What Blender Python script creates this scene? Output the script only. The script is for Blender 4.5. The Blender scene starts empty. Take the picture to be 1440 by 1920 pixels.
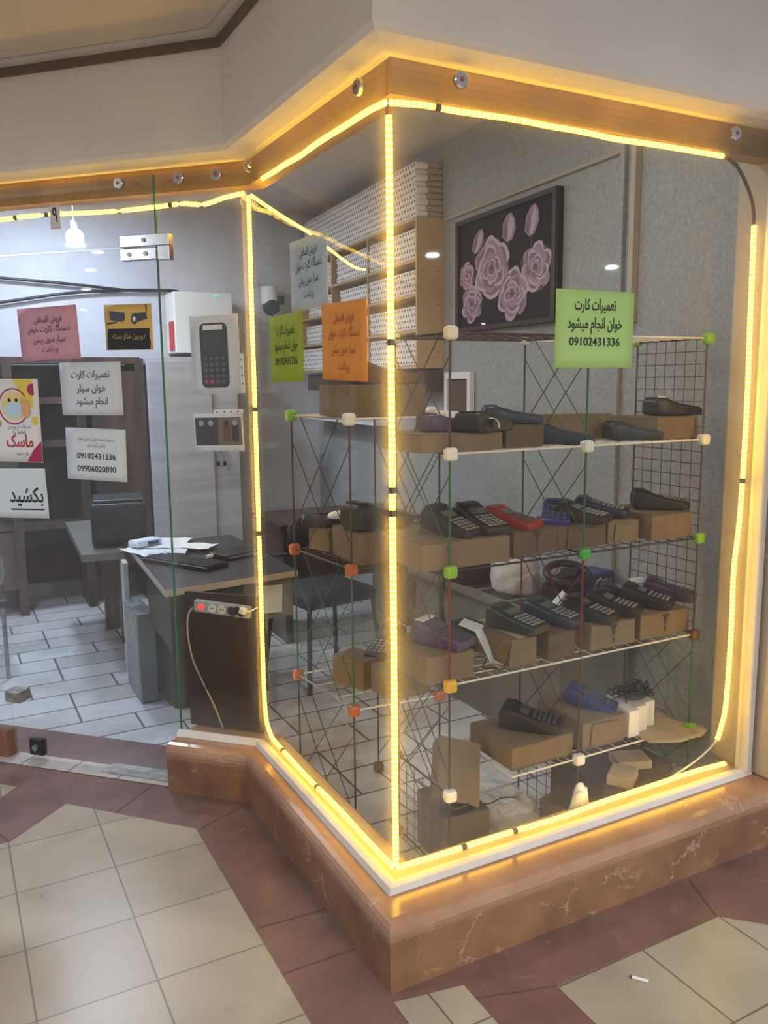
import bpy, bmesh, math, random
from mathutils import Vector, Matrix
random.seed(7)
PI = math.pi
SC = bpy.context.scene
COL = SC.collection

# ---------------------------------------------------------------- camera, world, lights, exposure
CAM = Vector((-1.017, -1.880, 1.60))
F_PX = 1556.5
_p, _r, _y = -0.15501, -0.010861, 0.488615
FW = Vector((math.sin(_y)*math.cos(_p), math.cos(_y)*math.cos(_p), math.sin(_p)))
RT = FW.cross(Vector((0, 0, 1))).normalized()
UP = RT.cross(FW)
RT, UP = math.cos(_r)*RT + math.sin(_r)*UP, -math.sin(_r)*RT + math.cos(_r)*UP
cd = bpy.data.cameras.new('camera')
cam = bpy.data.objects.new('camera', cd)
COL.objects.link(cam)
cam.matrix_world = Matrix(((RT.x, UP.x, -FW.x, CAM.x), (RT.y, UP.y, -FW.y, CAM.y), (RT.z, UP.z, -FW.z, CAM.z), (0, 0, 0, 1)))
cd.sensor_width = 36
cd.lens = F_PX*36/1920
cd.clip_start = 0.05
SC.camera = cam
SC.view_settings.view_transform = 'Standard'
SC.view_settings.look = 'None'
SC.view_settings.gamma = 1
SC.view_settings.use_curve_mapping = False
SC.view_settings.exposure = 0.03
w = bpy.data.worlds.new('world'); SC.world = w
w.use_nodes = True
w.node_tree.nodes['Background'].inputs[0].default_value = (0.80, 0.84, 0.90, 1)
w.node_tree.nodes['Background'].inputs[1].default_value = 0.34

def lamp(name, loc, energy, size, color, target=None):
    l = bpy.data.lights.new(name, 'AREA'); l.shape = 'DISK'; l.size = size; l.energy = energy; l.color = color
    o = bpy.data.objects.new(name, l); COL.objects.link(o); o.location = loc
    if target: o.rotation_euler = (Vector(target)-Vector(loc)).to_track_quat('-Z', 'Y').to_euler()
    return o
COOL = (0.80, 0.88, 1.0)
NEUT = (1.0, 0.93, 0.84)
lamp('corridor_ceiling_or_fill_light', (-2.5, -3.2, 2.74), 70, 0.5, NEUT)  # added fill, set where the panes cannot mirror it
lamp('corridor_ceiling_or_fill_light', (0.3, -5.4, 2.74), 250, 0.5, NEUT)  # added fill for the plaster walls, kept out of the glass reflections
lamp('corridor_ceiling_or_fill_light', (3.08, -4.83, 2.74), 120, 0.10, (0.85, 0.92, 1.0))
lamp('corridor_ceiling_or_fill_light', (5.20, -4.78, 2.74), 150, 0.10, (0.85, 0.92, 1.0))
lamp('corridor_ceiling_or_fill_light', (-4.46, 0.99, 2.74), 110, 0.14, (0.80, 0.89, 1.0))
lamp('corridor_ceiling_or_fill_light', (-0.35, -2.35, 2.74), 6, 0.3, NEUT, (-0.35, -1.2, 0))
lamp('shop_ceiling_or_fill_light', (-0.27, 3.92, 2.93), 42, 0.3, COOL)
lamp('shop_ceiling_or_fill_light', (-1.0, 2.75, 2.93), 26, 0.3, COOL)  # added unseen fill for the shop, hidden behind the upper wall
lamp('shop_ceiling_or_fill_light', (0.65, 0.75, 2.92), 8, 0.3, (0.92, 0.95, 1.0))  # added unseen fill over the shelves, tucked behind the header

# ---------------------------------------------------------------- pixel -> point on a known plane
def ray(x, y): return RT*((x-720)/F_PX) - UP*((y-960)/F_PX) + FW
def onz(x, y, z):
    d = ray(x, y); return CAM + d*((z-CAM.z)/d.z)
def ony(x, y, Y):
    d = ray(x, y); return CAM + d*((Y-CAM.y)/d.y)
def onx(x, y, X):
    d = ray(x, y); return CAM + d*((X-CAM.x)/d.x)
S2 = math.sqrt(0.5)
def door(t, z, o=0.0):          # point t along the door wall, o towards the shop
    return Vector((-S2*t + S2*o, 1.08 + S2*t + S2*o, z))
WA = math.radians(4.4)
def side(y, z, o=0.0):          # point on the right side wall, o out of the wall
    return Vector((1.56 + math.tan(WA)*y - o*math.cos(WA), y + o*math.sin(WA), z))

# ---------------------------------------------------------------- materials
MATS = {}
def mat(name, color, rough=0.5, metal=0.0, noise=0.0, nscale=8.0, bump=0.0, bscale=60.0, spec=0.5, emit=None, estr=0.0, coat=0.0):
    if name in MATS: return MATS[name]
    m = bpy.data.materials.new(name); m.use_nodes = True
    nt = m.node_tree; b = nt.nodes['Principled BSDF']
    b.inputs['Base Color'].default_value = (*color, 1)
    b.inputs['Roughness'].default_value = rough
    b.inputs['Metallic'].default_value = metal
    b.inputs['Specular IOR Level'].default_value = spec
    b.inputs['Coat Weight'].default_value = coat
    if emit:
        b.inputs['Emission Color'].default_value = (*emit, 1); b.inputs['Emission Strength'].default_value = estr
    tc = nt.nodes.new('ShaderNodeTexCoord')
    if noise > 0:
        n = nt.nodes.new('ShaderNodeTexNoise'); n.inputs['Scale'].default_value = nscale; n.inputs['Detail'].default_value = 5
        nt.links.new(tc.outputs['Object'], n.inputs['Vector'])
        r = nt.nodes.new('ShaderNodeValToRGB')
        r.color_ramp.elements[0].position = 0.3; r.color_ramp.elements[1].position = 0.7
        r.color_ramp.elements[0].color = (*[max(0, c*(1-noise)) for c in color], 1)
        r.color_ramp.elements[1].color = (*[min(1, c*(1+noise)) for c in color], 1)
        nt.links.new(n.outputs['Fac'], r.inputs[0]); nt.links.new(r.outputs[0], b.inputs['Base Color'])
    if bump > 0:
        n = nt.nodes.new('ShaderNodeTexNoise'); n.inputs['Scale'].default_value = bscale; n.inputs['Detail'].default_value = 4
        nt.links.new(tc.outputs['Object'], n.inputs['Vector'])
        bp = nt.nodes.new('ShaderNodeBump'); bp.inputs['Strength'].default_value = bump; bp.inputs['Distance'].default_value = 0.01
        nt.links.new(n.outputs['Fac'], bp.inputs['Height']); nt.links.new(bp.outputs[0], b.inputs['Normal'])
    MATS[name] = m
    return m

def marble(name, base, dark, vein, scale=3.0, rough=0.25, vein_w=0.03, bump=0.0):
    m = bpy.data.materials.new(name); m.use_nodes = True; nt = m.node_tree; b = nt.nodes['Principled BSDF']
    tc = nt.nodes.new('ShaderNodeTexCoord')
    n = nt.nodes.new('ShaderNodeTexNoise'); n.inputs['Scale'].default_value = scale; n.inputs['Detail'].default_value = 8; n.inputs['Roughness'].default_value = 0.62
    nt.links.new(tc.outputs['Object'], n.inputs['Vector'])
    r = nt.nodes.new('ShaderNodeValToRGB'); e = r.color_ramp.elements
    e[0].position = 0.32; e[0].color = (*dark, 1); e[1].position = 0.66; e[1].color = (*base, 1)
    nt.links.new(n.outputs['Fac'], r.inputs[0])
    v = nt.nodes.new('ShaderNodeTexVoronoi'); v.feature = 'DISTANCE_TO_EDGE'; v.inputs['Scale'].default_value = scale*1.6
    mx = nt.nodes.new('ShaderNodeMix'); mx.data_type = 'VECTOR'; mx.inputs[0].default_value = 0.35
    nt.links.new(tc.outputs['Object'], mx.inputs[4]); nt.links.new(n.outputs['Color'], mx.inputs[5]); nt.links.new(mx.outputs[1], v.inputs['Vector'])
    lt = nt.nodes.new('ShaderNodeMapRange'); lt.inputs[1].default_value = 0; lt.inputs[2].default_value = vein_w; lt.inputs[3].default_value = 1; lt.inputs[4].default_value = 0
    nt.links.new(v.outputs['Distance'], lt.inputs[0])
    n2 = nt.nodes.new('ShaderNodeTexNoise'); n2.inputs['Scale'].default_value = scale*2.3
    nt.links.new(tc.outputs['Object'], n2.inputs['Vector'])
    m2 = nt.nodes.new('ShaderNodeMapRange'); m2.inputs[1].default_value = 0.5; m2.inputs[2].default_value = 0.62
    nt.links.new(n2.outputs['Fac'], m2.inputs[0])
    mu = nt.nodes.new('ShaderNodeMath'); mu.operation = 'MULTIPLY'
    nt.links.new(lt.outputs[0], mu.inputs[0]); nt.links.new(m2.outputs[0], mu.inputs[1])
    mc = nt.nodes.new('ShaderNodeMix'); mc.data_type = 'RGBA'
    nt.links.new(mu.outputs[0], mc.inputs[0]); nt.links.new(r.outputs[0], mc.inputs[6]); mc.inputs[7].default_value = (*vein, 1)
    nt.links.new(mc.outputs[2], b.inputs['Base Color'])
    b.inputs['Roughness'].default_value = rough
    if bump:
        bp = nt.nodes.new('ShaderNodeBump'); bp.inputs['Strength'].default_value = bump; bp.inputs['Distance'].default_value = 0.01
        nt.links.new(n.outputs['Fac'], bp.inputs['Height']); nt.links.new(bp.outputs[0], b.inputs['Normal'])
    MATS[name] = m
    return m

def tiles(name, c1, c2, mortar, w_, h_, loc, offset=0.0, rot=0.0, msize=0.003, rough=0.3, stain=0.25, bias=0.0, freq=2, nscale=2.5):
    m = bpy.data.materials.new(name); m.use_nodes = True; nt = m.node_tree; b = nt.nodes['Principled BSDF']
    tc = nt.nodes.new('ShaderNodeTexCoord'); mp = nt.nodes.new('ShaderNodeMapping')
    mp.inputs['Location'].default_value = loc; mp.inputs['Rotation'].default_value = (0, 0, rot)
    nt.links.new(tc.outputs['Object'], mp.inputs['Vector'])
    br = nt.nodes.new('ShaderNodeTexBrick'); br.offset = offset; br.offset_frequency = freq
    br.inputs['Scale'].default_value = 1; br.inputs['Brick Width'].default_value = w_; br.inputs['Row Height'].default_value = h_
    br.inputs['Mortar Size'].default_value = msize; br.inputs['Mortar Smooth'].default_value = 0.2; br.inputs['Bias'].default_value = bias
    br.inputs['Color1'].default_value = (*c1, 1); br.inputs['Color2'].default_value = (*c2, 1); br.inputs['Mortar'].default_value = (*mortar, 1)
    nt.links.new(mp.outputs[0], br.inputs['Vector'])
    n = nt.nodes.new('ShaderNodeTexNoise'); n.inputs['Scale'].default_value = nscale; n.inputs['Detail'].default_value = 7; n.inputs['Distortion'].default_value = 0.6
    nt.links.new(tc.outputs['Object'], n.inputs['Vector'])
    r = nt.nodes.new('ShaderNodeMapRange'); r.inputs[1].default_value = 0.3; r.inputs[2].default_value = 0.7; r.inputs[3].default_value = 1-stain; r.inputs[4].default_value = 1+stain*0.4
    nt.links.new(n.outputs['Fac'], r.inputs[0])
    mx = nt.nodes.new('ShaderNodeMix'); mx.data_type = 'RGBA'; mx.blend_type = 'MULTIPLY'; mx.inputs[0].default_value = 1
    nt.links.new(br.outputs['Color'], mx.inputs[6]); nt.links.new(r.outputs[0], mx.inputs[7])
    nt.links.new(mx.outputs[2], b.inputs['Base Color'])
    rr = nt.nodes.new('ShaderNodeMapRange'); rr.inputs[3].default_value = rough*0.75; rr.inputs[4].default_value = rough*1.4
    nt.links.new(n.outputs['Fac'], rr.inputs[0]); nt.links.new(rr.outputs[0], b.inputs['Roughness'])
    MATS[name] = m
    return m

def wood(name, c1, c2, scale=1.0, rough=0.4, vertical=True):
    m = bpy.data.materials.new(name); m.use_nodes = True; nt = m.node_tree; b = nt.nodes['Principled BSDF']
    tc = nt.nodes.new('ShaderNodeTexCoord'); mp = nt.nodes.new('ShaderNodeMapping')
    mp.inputs['Scale'].default_value = (14, 14, 1.2) if vertical else (1.5, 1.5, 16)
    nt.links.new(tc.outputs['Object'], mp.inputs['Vector'])
    n = nt.nodes.new('ShaderNodeTexNoise'); n.inputs['Scale'].default_value = scale; n.inputs['Detail'].default_value = 6
    nt.links.new(mp.outputs[0], n.inputs['Vector'])
    r = nt.nodes.new('ShaderNodeValToRGB'); r.color_ramp.elements[0].position = 0.35; r.color_ramp.elements[1].position = 0.65
    r.color_ramp.elements[0].color = (*c1, 1); r.color_ramp.elements[1].color = (*c2, 1)
    nt.links.new(n.outputs['Fac'], r.inputs[0]); nt.links.new(r.outputs[0], b.inputs['Base Color'])
    b.inputs['Roughness'].default_value = rough
    MATS[name] = m
    return m

def glass(name, dust_haze=0.05, refl=1.0, tint=(0.94, 0.955, 0.95), axis='X', rim=3.0):
    m = bpy.data.materials.new(name); m.use_nodes = True; nt = m.node_tree; nt.nodes.clear()
    out = nt.nodes.new('ShaderNodeOutputMaterial')
    tr = nt.nodes.new('ShaderNodeBsdfTransparent'); tr.inputs[0].default_value = (*tint, 1)
    gl = nt.nodes.new('ShaderNodeBsdfGlossy'); gl.inputs['Roughness'].default_value = 0.015; gl.inputs[0].default_value = (1, 1, 1, 1)
    lw = nt.nodes.new('ShaderNodeLayerWeight'); lw.inputs[0].default_value = 0.5
    pw = nt.nodes.new('ShaderNodeMath'); pw.operation = 'POWER'; pw.inputs[1].default_value = 5
    nt.links.new(lw.outputs['Facing'], pw.inputs[0])
    ml = nt.nodes.new('ShaderNodeMath'); ml.operation = 'MULTIPLY_ADD'; ml.inputs[1].default_value = 0.9*refl; ml.inputs[2].default_value = 0.04*refl; ml.use_clamp = True
    nt.links.new(pw.outputs[0], ml.inputs[0])
    m1 = nt.nodes.new('ShaderNodeMixShader')
    nt.links.new(ml.outputs[0], m1.inputs[0]); nt.links.new(tr.outputs[0], m1.inputs[1]); nt.links.new(gl.outputs[0], m1.inputs[2])
    df = nt.nodes.new('ShaderNodeBsdfDiffuse'); df.inputs[0].default_value = (0.85, 0.83, 0.8, 1)
    tl = nt.nodes.new('ShaderNodeBsdfTranslucent'); tl.inputs[0].default_value = (0.85, 0.83, 0.8, 1)
    ad = nt.nodes.new('ShaderNodeMixShader'); ad.inputs[0].default_value = 0.5
    nt.links.new(df.outputs[0], ad.inputs[1]); nt.links.new(tl.outputs[0], ad.inputs[2])
    tc = nt.nodes.new('ShaderNodeTexCoord')
    n = nt.nodes.new('ShaderNodeTexNoise'); n.inputs['Scale'].default_value = 3.5; n.inputs['Detail'].default_value = 9; n.inputs['Roughness'].default_value = 0.7
    nt.links.new(tc.outputs['Object'], n.inputs['Vector'])
    r = nt.nodes.new('ShaderNodeMapRange'); r.inputs[1].default_value = 0.3; r.inputs[2].default_value = 0.75; r.inputs[3].default_value = dust_haze*0.6; r.inputs[4].default_value = dust_haze*1.6
    nt.links.new(n.outputs['Fac'], r.inputs[0])
    # dust layer thickened towards the pane edges to stand in for haze round the strips
    sp = nt.nodes.new('ShaderNodeSeparateXYZ'); nt.links.new(tc.outputs['Generated'], sp.inputs[0])
    prev = None
    for ax, wd in ((axis, 0.16), ('Z', 0.09)):
        a1 = nt.nodes.new('ShaderNodeMath'); a1.operation = 'SUBTRACT'; a1.inputs[1].default_value = 0.5; nt.links.new(sp.outputs[ax], a1.inputs[0])
        a2 = nt.nodes.new('ShaderNodeMath'); a2.operation = 'ABSOLUTE'; nt.links.new(a1.outputs[0], a2.inputs[0])
        a3 = nt.nodes.new('ShaderNodeMapRange'); a3.interpolation_type = 'SMOOTHSTEP'; a3.inputs[1].default_value = 0.5-wd; a3.inputs[2].default_value = 0.5; a3.inputs[3].default_value = 0; a3.inputs[4].default_value = 1
        nt.links.new(a2.outputs[0], a3.inputs[0])
        if prev is None: prev = a3.outputs[0]
        else:
            mxx = nt.nodes.new('ShaderNodeMath'); mxx.operation = 'MAXIMUM'; nt.links.new(prev, mxx.inputs[0]); nt.links.new(a3.outputs[0], mxx.inputs[1]); prev = mxx.outputs[0]
    ra = nt.nodes.new('ShaderNodeMath'); ra.operation = 'MULTIPLY_ADD'; ra.inputs[1].default_value = rim; ra.inputs[2].default_value = 1.0; nt.links.new(prev, ra.inputs[0])
    rb = nt.nodes.new('ShaderNodeMath'); rb.operation = 'MULTIPLY'; nt.links.new(ra.outputs[0], rb.inputs[0]); nt.links.new(r.outputs[0], rb.inputs[1])
    m2 = nt.nodes.new('ShaderNodeMixShader')
    nt.links.new(rb.outputs[0], m2.inputs[0]); nt.links.new(m1.outputs[0], m2.inputs[1]); nt.links.new(ad.outputs[0], m2.inputs[2])
    nt.links.new(m2.outputs[0], out.inputs[0])
    MATS[name] = m
    return m

def film(name, alpha=0.25, col=(0.9, 0.9, 0.92), rough=0.12):     # crumpled clear plastic film
    m = bpy.data.materials.new(name); m.use_nodes = True; nt = m.node_tree; b = nt.nodes['Principled BSDF']
    b.inputs['Base Color'].default_value = (*col, 1); b.inputs['Roughness'].default_value = rough; b.inputs['Alpha'].default_value = alpha
    b.inputs['Specular IOR Level'].default_value = 1.0
    tc = nt.nodes.new('ShaderNodeTexCoord'); n = nt.nodes.new('ShaderNodeTexNoise'); n.inputs['Scale'].default_value = 22; n.inputs['Detail'].default_value = 3; n.inputs['Distortion'].default_value = 2
    nt.links.new(tc.outputs['Object'], n.inputs['Vector'])
    bp = nt.nodes.new('ShaderNodeBump'); bp.inputs['Strength'].default_value = 0.9; bp.inputs['Distance'].default_value = 0.02
    nt.links.new(n.outputs['Fac'], bp.inputs['Height']); nt.links.new(bp.outputs[0], b.inputs['Normal'])
    MATS[name] = m
    return m

def led_mat(name, col, base, peak, per_m):
    m = bpy.data.materials.new(name); m.use_nodes = True; nt = m.node_tree; nt.nodes.clear()
    out = nt.nodes.new('ShaderNodeOutputMaterial'); em = nt.nodes.new('ShaderNodeEmission'); em.inputs[0].default_value = (*col, 1)
    uv = nt.nodes.new('ShaderNodeUVMap'); sp = nt.nodes.new('ShaderNodeSeparateXYZ'); nt.links.new(uv.outputs[0], sp.inputs[0])
    mu = nt.nodes.new('ShaderNodeMath'); mu.operation = 'MULTIPLY'; mu.inputs[1].default_value = per_m*2*PI
    nt.links.new(sp.outputs[0], mu.inputs[0])
    cs = nt.nodes.new('ShaderNodeMath'); cs.operation = 'COSINE'; nt.links.new(mu.outputs[0], cs.inputs[0])
    r = nt.nodes.new('ShaderNodeMapRange'); r.inputs[1].default_value = -0.9; r.inputs[2].default_value = 0.5; r.inputs[3].default_value = base; r.inputs[4].default_value = peak
    nt.links.new(cs.outputs[0], r.inputs[0]); nt.links.new(r.outputs[0], em.inputs[1]); nt.links.new(em.outputs[0], out.inputs[0])
    MATS[name] = m
    return m

mat('plaster', (0.78, 0.745, 0.69), 0.8, noise=0.05, nscale=3, bump=0.25, bscale=90)
mat('ceiling_paint', (0.62, 0.56, 0.47), 0.6, noise=0.05, nscale=2)
mat('moulding_brown', (0.16, 0.12, 0.09), 0.5)
mat('trim_white', (0.62, 0.60, 0.57), 0.45, noise=0.05)
mat('header_steel', (0.40, 0.24, 0.11), 0.38, metal=0.35, noise=0.2, nscale=6)
mat('shop_wall', (0.31, 0.325, 0.33), 0.75, noise=0.16, nscale=60, bump=0.3, bscale=120)
mat('shop_ceiling', (0.60, 0.58, 0.55), 0.7, noise=0.03)
mat('shop_back', (0.58, 0.57, 0.60), 0.6, noise=0.05)
marble('red_marble', (0.30, 0.155, 0.080), (0.17, 0.085, 0.05), (0.44, 0.30, 0.22), 4, 0.33, 0.03, 0.15)
marble('lit_cap_marble', (0.47, 0.285, 0.185), (0.33, 0.19, 0.125), (0.52, 0.38, 0.28), 3.5, 0.22, 0.02)  # plinth marble lightened and warmed, painting in the strip light on its top
marble('red_floor', (0.24, 0.135, 0.12), (0.15, 0.088, 0.078), (0.3, 0.2, 0.18), 4, 0.3, 0.02)
marble('pale_marble', (0.55, 0.53, 0.50), (0.42, 0.40, 0.38), (0.35, 0.32, 0.3), 4, 0.25, 0.015)
CREAM, CREAM2 = (0.42, 0.375, 0.295), (0.385, 0.335, 0.26)
tiles('cream_left', CREAM, CREAM2, (0.20, 0.17, 0.14), 0.306, 0.306, (0.311, 0.095, 0), rough=0.28)
tiles('cream_right', CREAM, (0.43, 0.39, 0.31), (0.16, 0.13, 0.11), 0.31, 0.31, (-0.31, 0.333, 0), rough=0.28)
tiles('shop_floor_tile', (0.66, 0.66, 0.66), (0.56, 0.55, 0.53), (0.16, 0.14, 0.13), 0.43, 0.215, (0.1, 0.0, 0), offset=0.42, rough=0.25, msize=0.006, stain=0.22, freq=3)
mat('grout', (0.12, 0.08, 0.06), 0.8)
mat('card', (0.175, 0.125, 0.075), 0.85, noise=0.08, nscale=14)
mat('card_dark', (0.105, 0.070, 0.043), 0.85, noise=0.1, nscale=14)
mat('card_light', (0.42, 0.35, 0.25), 0.85, noise=0.06, nscale=14)
mat('mdf', (0.52, 0.36, 0.20), 0.6, noise=0.06, nscale=5)
mat('roll_paper', (0.80, 0.76, 0.72), 0.7)
mat('roll_core', (0.10, 0.07, 0.07), 0.8)
mat('black', (0.008, 0.008, 0.010), 0.40, bump=0.05, bscale=200)
mat('black_matt', (0.010, 0.009, 0.010), 0.55)
mat('dark_brown', (0.032, 0.020, 0.016), 0.5, spec=0.3)
mat('navy', (0.009, 0.014, 0.045), 0.4)
mat('blue', (0.018, 0.032, 0.17), 0.35)
mat('purple', (0.055, 0.04, 0.11), 0.4)
mat('red_plastic', (0.30, 0.025, 0.02), 0.35)
mat('grey_dark', (0.016, 0.018, 0.022), 0.4)
mat('silver', (0.42, 0.42, 0.44), 0.3, metal=0.6)
mat('screen', (0.07, 0.08, 0.085), 0.1, coat=0.5)
mat('key_light', (0.26, 0.28, 0.28), 0.5)
mat('key_dark', (0.08, 0.085, 0.1), 0.5)
mat('key_yellow', (0.38, 0.33, 0.14), 0.5)
mat('key_green', (0.14, 0.28, 0.17), 0.5)
mat('key_red', (0.5, 0.05, 0.04), 0.5)
mat('paper_white', (0.78, 0.80, 0.82), 0.8)
mat('paper_cold', (0.66, 0.74, 0.80), 0.8)
mat('paper_green', (0.42, 0.66, 0.22), 0.8)
mat('paper_olive', (0.36, 0.46, 0.04), 0.8)
mat('paper_orange', (0.85, 0.33, 0.06), 0.8)
mat('paper_pink', (0.66, 0.36, 0.46), 0.8)
mat('paper_yellow', (0.70, 0.48, 0.12), 0.6)
mat('ink', (0.02, 0.03, 0.035), 0.7)
mat('ink_grey', (0.22, 0.24, 0.27), 0.7)
mat('ink_red', (0.50, 0.03, 0.05), 0.6)
mat('white_plastic', (0.74, 0.74, 0.72), 0.4)
mat('lime', (0.20, 0.46, 0.03), 0.4)
mat('green_plastic', (0.04, 0.36, 0.05), 0.4)
mat('amber', (0.70, 0.42, 0.02), 0.4)
mat('brown_plastic', (0.12, 0.055, 0.02), 0.4)
mat('orange_plastic', (0.42, 0.11, 0.03), 0.4)
mat('wire_black', (0.03, 0.03, 0.03), 0.4, metal=0.3)
mat('wire_brown', (0.075, 0.035, 0.025), 0.4, metal=0.2)
mat('wire_green', (0.02, 0.12, 0.04), 0.4, metal=0.2)
mat('wire_red', (0.20, 0.02, 0.018), 0.4, metal=0.2)
mat('wire_white', (0.72, 0.70, 0.66), 0.35, metal=0.1)
mat('steel', (0.62, 0.62, 0.62), 0.22, metal=1.0, noise=0.06)
mat('steel_worn', (0.40, 0.38, 0.35), 0.4, metal=0.8, noise=0.3, nscale=30)
mat('desk_black', (0.035, 0.032, 0.034), 0.35)
mat('desk_edge', (0.50, 0.42, 0.33), 0.5)
mat('desk_grey', (0.15, 0.145, 0.12), 0.55, noise=0.06)
mat('pc_grey', (0.16, 0.18, 0.18), 0.5, noise=0.1, nscale=30)
mat('film_brown', (0.030, 0.015, 0.010), 0.45, spec=0.25)
wood('dark_wood', (0.028, 0.016, 0.013), (0.095, 0.052, 0.038), 1.0, 0.35)
wood('white_oak', (0.40, 0.385, 0.41), (0.50, 0.48, 0.50), 1.0, 0.45, False)
mat('beige_pillar', (0.42, 0.37, 0.31), 0.7)
mat('glass_edge', (0.05, 0.20, 0.12), 0.2)
glass('pane_glass', 0.014, 0.4, rim=4.0)
glass('pane_glass_side', 0.016, 0.4, rim=4.0, axis='Y')
glass('door_glass', 0.028, 0.8, (0.90, 0.95, 1.0), rim=1.0)
film('clear_film', 0.35)
film('sleeve_film', 0.10, (0.8, 0.85, 0.9), 0.08)
film('bag_film', 0.75, (0.6, 0.6, 0.62), 0.25)
mat('cloth_white', (0.55, 0.55, 0.57), 0.7, noise=0.1, nscale=12, bump=0.5, bscale=30)
led_mat('led_strip', (1.0, 0.55, 0.035), 5.5, 23.0, 62)
mat('led_off', (0.12, 0.08, 0.05), 0.4)
mat('lamp_glow', (1, 1, 1), 0.5, emit=(0.85, 0.93, 1.0), estr=40)
mat('red_switch', (0.6, 0.02, 0.02), 0.3, emit=(1, 0.05, 0.03), estr=1.2)
mat('green_dot', (0.1, 0.5, 0.2), 0.3, emit=(0.1, 0.9, 0.5), estr=1.0)
mat('purple_cloth', (0.10, 0.045, 0.07), 0.7, noise=0.5, nscale=6)

# ---------------------------------------------------------------- mesh helpers
class MB:
    def __init__(self): self.bm = bmesh.new(); self.uv = None
    def _mi(self, faces, mi):
        for f in faces: f.material_index = mi
    def box(self, c, s, mi=0, rot=None, bev=0.0, M=None):
        mt = Matrix.Translation(Vector(c)) @ (rot.to_4x4() if rot else Matrix.Identity(4)) @ Matrix.Diagonal((*s, 1))
        if M: mt = M @ mt
        r = bmesh.ops.create_cube(self.bm, size=1, matrix=mt)
        fs = list({f for v in r['verts'] for f in v.link_faces}); self._mi(fs, mi)
        if bev > 0:
            es = list({e for f in fs for e in f.edges})
            rb = bmesh.ops.bevel(self.bm, geom=es, offset=bev, segments=2, profile=0.5, affect='EDGES')
            self._mi(rb['faces'], mi)
        return self
    def cyl(self, a, b, r, mi=0, seg=12, r2=None, caps=True):
        a, b = Vector(a), Vector(b); d = b-a
        mt = Matrix.Translation((a+b)/2) @ d.to_track_quat('Z', 'Y').to_matrix().to_4x4()
        res = bmesh.ops.create_cone(self.bm, cap_ends=caps, segments=seg, radius1=r, radius2=r if r2 is None else r2, depth=d.length, matrix=mt)
        self._mi({f for v in res['verts'] for f in v.link_faces}, mi)
        return self
    def tube(self, pts, r, mi=0, seg=8, flat=1.0, uvs=False, nrm=None):
        pts = [Vector(p) for p in pts]; rings = []; L = 0; Ls = []
        if uvs: lay = self.bm.loops.layers.uv.verify()
        for i, p in enumerate(pts):
            t = (pts[min(i+1, len(pts)-1)]-pts[max(i-1, 0)]).normalized()
            up = Vector(nrm) if nrm else (Vector((0, 0, 1)) if abs(t.z) < 0.9 else Vector((0, 1, 0)))
            s = t.cross(up).normalized(); u = s.cross(t)
            rings.append([self.bm.verts.new(p + s*math.cos(2*PI*k/seg)*r + u*math.sin(2*PI*k/seg)*r*flat) for k in range(seg)])
            if i: L += (p-pts[i-1]).length
            Ls.append(L)
        for i in range(len(rings)-1):
            for k in range(seg):
                f = self.bm.faces.new((rings[i][k], rings[i][(k+1) % seg], rings[i+1][(k+1) % seg], rings[i+1][k]))
                f.material_index = mi; f.smooth = True
                if uvs:
                    for l, q in zip(f.loops, (Ls[i], Ls[i], Ls[i+1], Ls[i+1])): l[lay].uv = (q, k/seg)
        for rg in (rings[0], rings[-1]):
            f = self.bm.faces.new(rg); f.material_index = mi
        return self
    def loft(self, secs, mi=0, smooth=True):
        rings = [[self.bm.verts.new(Vector(p)) for p in s] for s in secs]; n = len(rings[0])
        for i in range(len(rings)-1):
            for k in range(n):
                f = self.bm.faces.new((rings[i][k], rings[i][(k+1) % n], rings[i+1][(k+1) % n], rings[i+1][k])); f.material_index = mi; f.smooth = smooth
        for rg in (rings[0], rings[-1]):
            f = self.bm.faces.new(rg); f.material_index = mi
        return self
    def prism(self, poly, a, b, mi=0):       # poly: list of 2D (x,y); extruded z a..b
        lo = [self.bm.verts.new((p[0], p[1], a)) for p in poly]; hi = [self.bm.verts.new((p[0], p[1], b)) for p in poly]; n = len(poly)
        fs = [self.bm.faces.new(lo[::-1]), self.bm.faces.new(hi)]
        for k in range(n): fs.append(self.bm.faces.new((lo[k], lo[(k+1) % n], hi[(k+1) % n], hi[k])))
        self._mi(fs, mi); return self
    def poly(self, pts, mi=0):
        f = self.bm.faces.new([self.bm.verts.new(Vector(p)) for p in pts]); f.material_index = mi; return self
    def build(self, name, mats, parent=None, smooth=False, loc=None, rz=0.0):
        me = bpy.data.meshes.new(name)
        bmesh.ops.recalc_face_normals(self.bm, faces=self.bm.faces)
        self.bm.to_mesh(me); self.bm.free()
        if not isinstance(mats, (list, tuple)): mats = [mats]
        for m in mats: me.materials.append(MATS[m])
        if smooth:
            for p in me.polygons: p.use_smooth = True
        o = bpy.data.objects.new(name, me); COL.objects.link(o)
        if parent: o.parent = parent
        if loc is not None: o.location = loc
        o.rotation_euler.z = rz
        return o
def tag(o, label=None, cat=None, group=None, kind=None):
    if label: o['label'] = label
    if cat: o['category'] = cat
    if group: o['group'] = group
    if kind: o['kind'] = kind
    return o
def thing(name, label, cat, loc=(0, 0, 0), rz=0.0, group=None, rot=None):
    o = bpy.data.objects.new(name, None); COL.objects.link(o); o.location = loc
    o.rotation_euler = rot if rot else (0, 0, rz); o.empty_display_size = 0.05
    return tag(o, label, cat, group)
def struct(name, mb, mats, **k): return tag(mb.build(name, mats, **k), kind='structure')
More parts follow.
